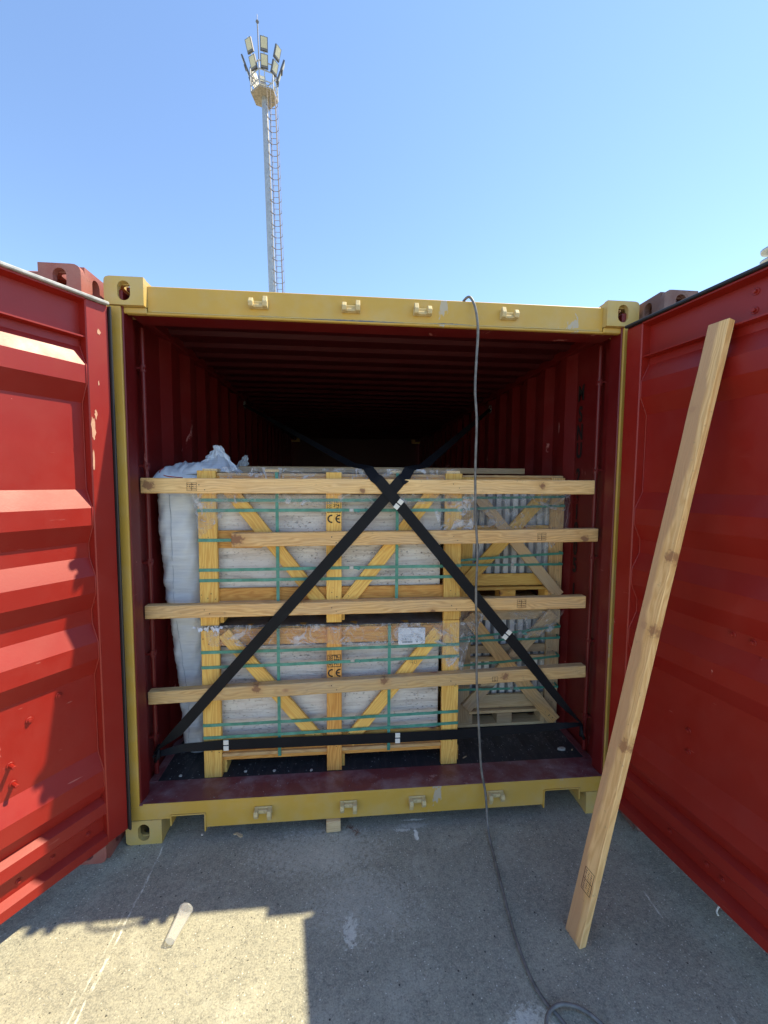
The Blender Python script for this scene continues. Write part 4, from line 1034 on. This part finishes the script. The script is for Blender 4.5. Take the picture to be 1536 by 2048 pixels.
# ------------------------------------------------------------------ litter on ground and floor
# crushed plastic cup
cup = MB(); a0, a1 = Vector((.385, -.455, .020)), Vector((.402, -.345, .027)); axc = (a1-a0)
def cupf(u, v):
    q = 2*pi*u; r = .0175+.0085*v; r *= 1+.04*sin(3*q+4*v)+.02*sin(7*q); ax_ = axc.normalized(); s_ = ax_.cross(Vector((0,0,1))).normalized(); n_2 = s_.cross(ax_)
    return a0+axc*v+s_*(r*cos(q))+n_2*(r*sin(q)*.88)
cup.grid(cupf, 40, 16)
# tapered: open wide mouth at far end
ring = [cupf(k/40, 1) for k in range(41)]
cup_o = cup.build('plastic_cup', CUP, None, smooth=True, fix=False)
MB().tube(ring, .0022, 6).build('cup_rim', CUP, cup_o, smooth=True); MB().add([tuple(cupf(k/40, 0)) for k in range(40)], [tuple(range(40))]).build('cup_base', CUP, cup_o)
tag(cup_o, 'clear disposable plastic cup lying on the sunlit concrete', 'cup')
# wood block under the sill
blk = board((.935, .010, .0335), (1.005, .014, .0335), (0,1,.05), .05, .058, WOOD['pale'], None, 'wood_block', bevel=.003)
tag(blk, 'small square wood offcut block lying against the yellow sill', 'wood block')
def chip(x, y, z, L, w_, rot, mat, name, label, cat, group=None, h=.004):
    rs = random.Random(int(x*1e4)+int(y*1e4)); n = 7
    prof = [(L/2*cos(2*pi*k/n)*rs.uniform(.75, 1.1), w_/2*sin(2*pi*k/n)*rs.uniform(.7, 1.1), 0) for k in range(n)]
    mb = MB().prism(prof, (0, 0, h))
    o = mb.build(name, mat, None, Matrix.Translation((x, y, z)) @ Matrix.Rotation(rot, 4, 'Z') @ Matrix.Rotation(.08, 4, 'Y'), bevel=.0008)
    return tag(o, label, cat, group)
STONE = simple('pale_stone', (.55,.50,.42), .85, scale=60, var=.25)
G1 = 'wood chips lying about the container'
chip(.517, .012, .002, .040, .020, -.5, WOOD['pale'], 'wood_chip', 'pale wood splinter on the ground below the left sill cut-out', 'wood chip', G1)
chip(.497, .020, .004, .026, .012, .5, WOOD['pale'], 'wood_chip', 'smaller splinter touching the bigger one below the sill', 'wood chip', G1)
chip(.335, .030, .001, .015, .011, .2, STONE, 'pebble', 'white pebble on the ground beside the left sill cut-out', 'pebble', 'pebbles', .008)
chip(2.285, .268, .166, .052, .028, .1, STONE, 'stone_fragment', 'cream stone fragment on the dark floor by the right wall', 'stone', None, .012)
chip(2.345, .262, .166, .018, .010, .7, WOOD['pale'], 'wood_chip', 'tiny chip on the dark floor right of the cream fragment', 'wood chip', G1)
chip(1.700, .248, .1665, .034, .009, .6, WOOD['pale'], 'wood_chip', 'thin pale chip on the floor beside the crate post', 'wood chip', G1)
chip(2.00, .135, .1715, .018, .009, .9, WOOD['pale'], 'wood_chip', 'chip on the red step plate at its right half', 'wood chip', G1)
chip(2.285, .14, .171, .014, .012, 1.2, WOOD['pale'], 'wood_chip', 'chip on the red step plate near the right post', 'wood chip', G1)
chip(.652, .089, .1775, .020, .009, .4, WOOD['pale'], 'wood_chip', 'chip on the red step plate at its left half', 'wood chip', G1)
for x, y, l in ((.495, .232, 'grey pebble on the dark floor just right of the left crate foot'), (.648, .225, 'grey pebble on the dark floor left of the middle crate foot'), (.845, .212, 'grey pebble on the dark floor beside the middle crate foot'), (.163, .226, 'grey pebble on the dark floor in the left corner')):
    chip(x, y, .166, .018, .016, x, STONE, 'pebble', l, 'pebble', 'pebbles', .006)
DARKF = simple('dark_fibre', (.16,.08,.05), .9)
for (x, y, l) in ((1.052, .006, 'brown curl of bark on the ground beside the wood block'), (1.085, -.022, 'tuft of brown fibre on the ground beside the wood block')):
    mb = MB(); rs = random.Random(int(x*999))
    for k in range(9):
        q = rs.uniform(0, 6.28); c_ = Vector((x, y, .004)); p1 = c_+Vector((cos(q)*.012, sin(q)*.012, rs.uniform(.002, .012))); p2 = p1+Vector((cos(q+.8)*.010, sin(q+.8)*.010, -.004))
        mb.tube([c_, p1, p2], .0011, 4)
    tag(mb.build('bark_shred', DARKF, None), l, 'bark', 'shreds of bark')
# white cable tie end sticking out under the right door
hk = MB().tube(spline([(2.575, -.560, .010), (2.552, -.530, .026), (2.530, -.515, .024), (2.512, -.520, .010), (2.508, -.532, .005)], 6), .0032, 8).build('curved_tie', CLIP, None, smooth=True)
tag(hk, 'curved white plastic tie poking out under the right door', 'plastic tie')
# loose grit and straw
def litter_mesh(n, area, lo, hi, asp, seed, name, mat, zf=lambda x, y: 0.0012):
    rs = random.Random(seed); mb = MB(); x0, x1, y0, y1 = area
    for _ in range(n):
        x, y = rs.uniform(x0, x1), rs.uniform(y0, y1); L = rs.uniform(lo, hi); w_ = L*rs.uniform(asp*.6, asp); q = rs.uniform(0, pi); z = zf(x, y)
        ca, sa = cos(q), sin(q); h = min(w_, .003)*rs.uniform(.5, 1)
        p = [(-L/2, 0, 0), (0, -w_/2, 0), (L/2, 0, 0), (0, w_/2, 0), (0, 0, h)]
        mb.add([(x+a*ca-b*sa, y+a*sa+b*ca, z+c) for a, b, c in p], [(0,1,4), (1,2,4), (2,3,4), (3,0,4)])
    o = mb.build(name, mat, None); o['kind'] = 'stuff'; return o
STRAW = simple('straw_dust', (.50,.42,.27), .9, var=.3, scale=5, bump=0)
GRITL = simple('pale_grit', (.46,.45,.42), .9, var=.3, scale=5, bump=0)
GRITD = simple('dark_grit', (.06,.058,.055), .9, var=.3, scale=5, bump=0)
litter_mesh(1500, (-1.0, 3.2, -1.6, .35), .003, .011, .22, 11, 'straw_litter', STRAW)
litter_mesh(3200, (-1.0, 3.2, -1.6, .35), .0015, .005, .9, 12, 'pale_grit', GRITL)
litter_mesh(1600, (-1.0, 3.2, -1.6, .35), .002, .006, .8, 13, 'dark_grit', GRITD)
litter_mesh(420, (.08, 2.36, .20, .62), .002, .007, .6, 14, 'floor_dust', GRITL, lambda x, y: .1662)
litter_mesh(260, (.08, 2.36, .02, .19), .0015, .005, .6, 15, 'step_dust', GRITL, lambda x, y: .1955-(y-.0125)*.156+.001)

# ------------------------------------------------------------------ floodlight mast behind the container
LAMPGL = simple('flood_glass', (.50,.47,.33), .35, var=.1, scale=6, bump=0)
DECK = simple('grating_deck', (.30,.25,.19), .8, var=.3, scale=9)
CAGE = simple('cage_steel', (.23,.20,.20), .6, .3)
mast = empty('floodlight_mast', (-2.695, 22, 0), 'tall floodlight mast with caged ladder rising behind the containers', 'light mast')
mast.rotation_euler = (0, -R(1.64), 0)
MM = mast.matrix_basis.copy() if 0 else Matrix.Translation((-2.695, 22, 0)) @ Matrix.Rotation(-R(1.64), 4, 'Y')
def mp(mb, name, mat, smooth=False, bevel=0, parent=mast):
    o = bpy.data.objects.new(name, mb.mesh(name, mat, bevel, smooth)); C.objects.link(o); o.parent = parent; return o
zp = 22.18
mp(MB().tube([(0,0,0), (0,0,12), (0,0,22.2)], [.25, .20, .16], 24), 'mast_pole', STEEL, .9)
hexr = .70; hx = [(hexr*cos(R(60*k+20)), hexr*sin(R(60*k+20))) for k in range(6)]
pf = MB().prism([(x, y, zp) for x, y in hx], (0, 0, .10)); mp(pf, 'platform', DECK)
rl_ = MB()
for k in range(6):
    x, y = hx[k]; x2, y2 = hx[(k+1) % 6]
    rl_.tube([(x, y, zp+.05), (x, y, zp+1.25)], .03, 6)
    for h in (.35, .85, 1.25): rl_.tube([(x, y, zp+h), (x2, y2, zp+h)], .028, 6)
mp(rl_, 'guard_rail', STEEL)
mp(MB().box((-.15,-.12,zp+.1), (.15,.12,zp+.34)), 'control_box', STEELD)
mp(MB().tube([(-.17,-.3,zp+.05), (-.17,-.3,zp+3.35)], .028, 6).tube([(-.17,-.3,zp+3.35), (-.17,-.3,zp+3.45), (-.17,-.3,zp+3.55)], [.03, .09, .03], 8).tube([(-.17,-.3,zp+3.5), (-.17,-.3,zp+3.8)], .012, 5), 'lightning_rod', STEELD)
for az in (176, 238, -77, -34, 12, 105, 130):
    q = R(az); r0 = .66; d = Vector((cos(q), sin(q), 0)); up = (d*.36+Vector((0,0,1))).normalized(); sd = Vector((-sin(q), cos(q), 0))
    base = Vector((r0*cos(q), r0*sin(q), zp+.85)); fn_ = up.cross(sd); 
    if az in (100, 130): fn_ = fn_
    arm = MB().tube([base-up*.6, base+up*1.28], .025, 6)
    ao = mp(arm, 'lamp_arm', STEEL)
    for s in (.30, .96):
        cc = base+up*s; M = Matrix((sd, up, sd.cross(up))).transposed().to_4x4(); M.translation = cc
        fl_ = MB().box((-.19, -.28, -.04), (.19, .28, .04), M).box((-.15, -.27, .04), (.15, -.20, .09), M)
        lo = mp(fl_, 'floodlight', STEELD, parent=mast)
        mp(MB().box((-.15, -.17, -.05), (.15, .25, -.041), M).box((-.15, -.17, .041), (.15, .25, .05), M), 'lamp_glass', LAMPGL, parent=lo)
# ladder with cage
lx0, ly0 = .42, -.10
ld = MB().tube([(lx0-.15, ly0, 1), (lx0-.15+.0, ly0, zp)], .022, 6).tube([(lx0+.15, ly0, 1), (lx0+.15, ly0, zp)], .022, 6); mp(ld, 'ladder_rail', CAGE)
rg = MB(); z = 1.2
while z < zp: rg.tube([(lx0-.15, ly0, z), (lx0+.15, ly0, z)], .014, 5); z += .30
o_ = mp(rg, 'ladder_rungs', CAGE); o_['kind'] = 'stuff'
cg = MB(); z = 3.0; i = 0
while z < zp-.1:
    cg.tube([(lx0+.02-.17*cos(0), ly0-.05, z)] + [(lx0+.0+.30*sin(R(a_))*1.0, ly0-.28+.28*cos(R(a_)), z) for a_ in range(-100, 101, 20)], .014, 5); z += .60
o_ = mp(cg, 'cage_hoops', CAGE); o_['kind'] = 'stuff'
cv = MB()
for a_ in (40, 90, 140, 180, -140): cv.tube([(lx0+.30*sin(R(a_)), ly0-.28+.28*cos(R(a_)), 3.0), (lx0+.30*sin(R(a_)), ly0-.28+.28*cos(R(a_)), zp-.1)], .008, 4)
mp(cv, 'cage_bars', CAGE)
br = MB(); z = 2.0
while z < zp: br.tube([(.1, -.05, z), (lx0-.15, ly0, z)], .02, 5); z += 1.5
mp(br, 'ladder_bracket', STEEL)

# insulator post just at the right edge
ins = empty('insulator_post', (19.62, 15, 0), 'grey insulator discs of a post at the right edge above the door', 'utility post')
MB().tube([(19.62, 15, 0), (19.62, 15, 12.6)], .09, 10).build('post_pole', STEELD, ins)
for z in (11.92, 11.46):
    MB().tube([(19.62, 15, z-.12), (19.62, 15, z-.05), (19.62, 15, z+.05), (19.62, 15, z+.10)], [.20, .54, .56, .22], 20).build('insulator_disc', STEEL, ins, smooth=True)
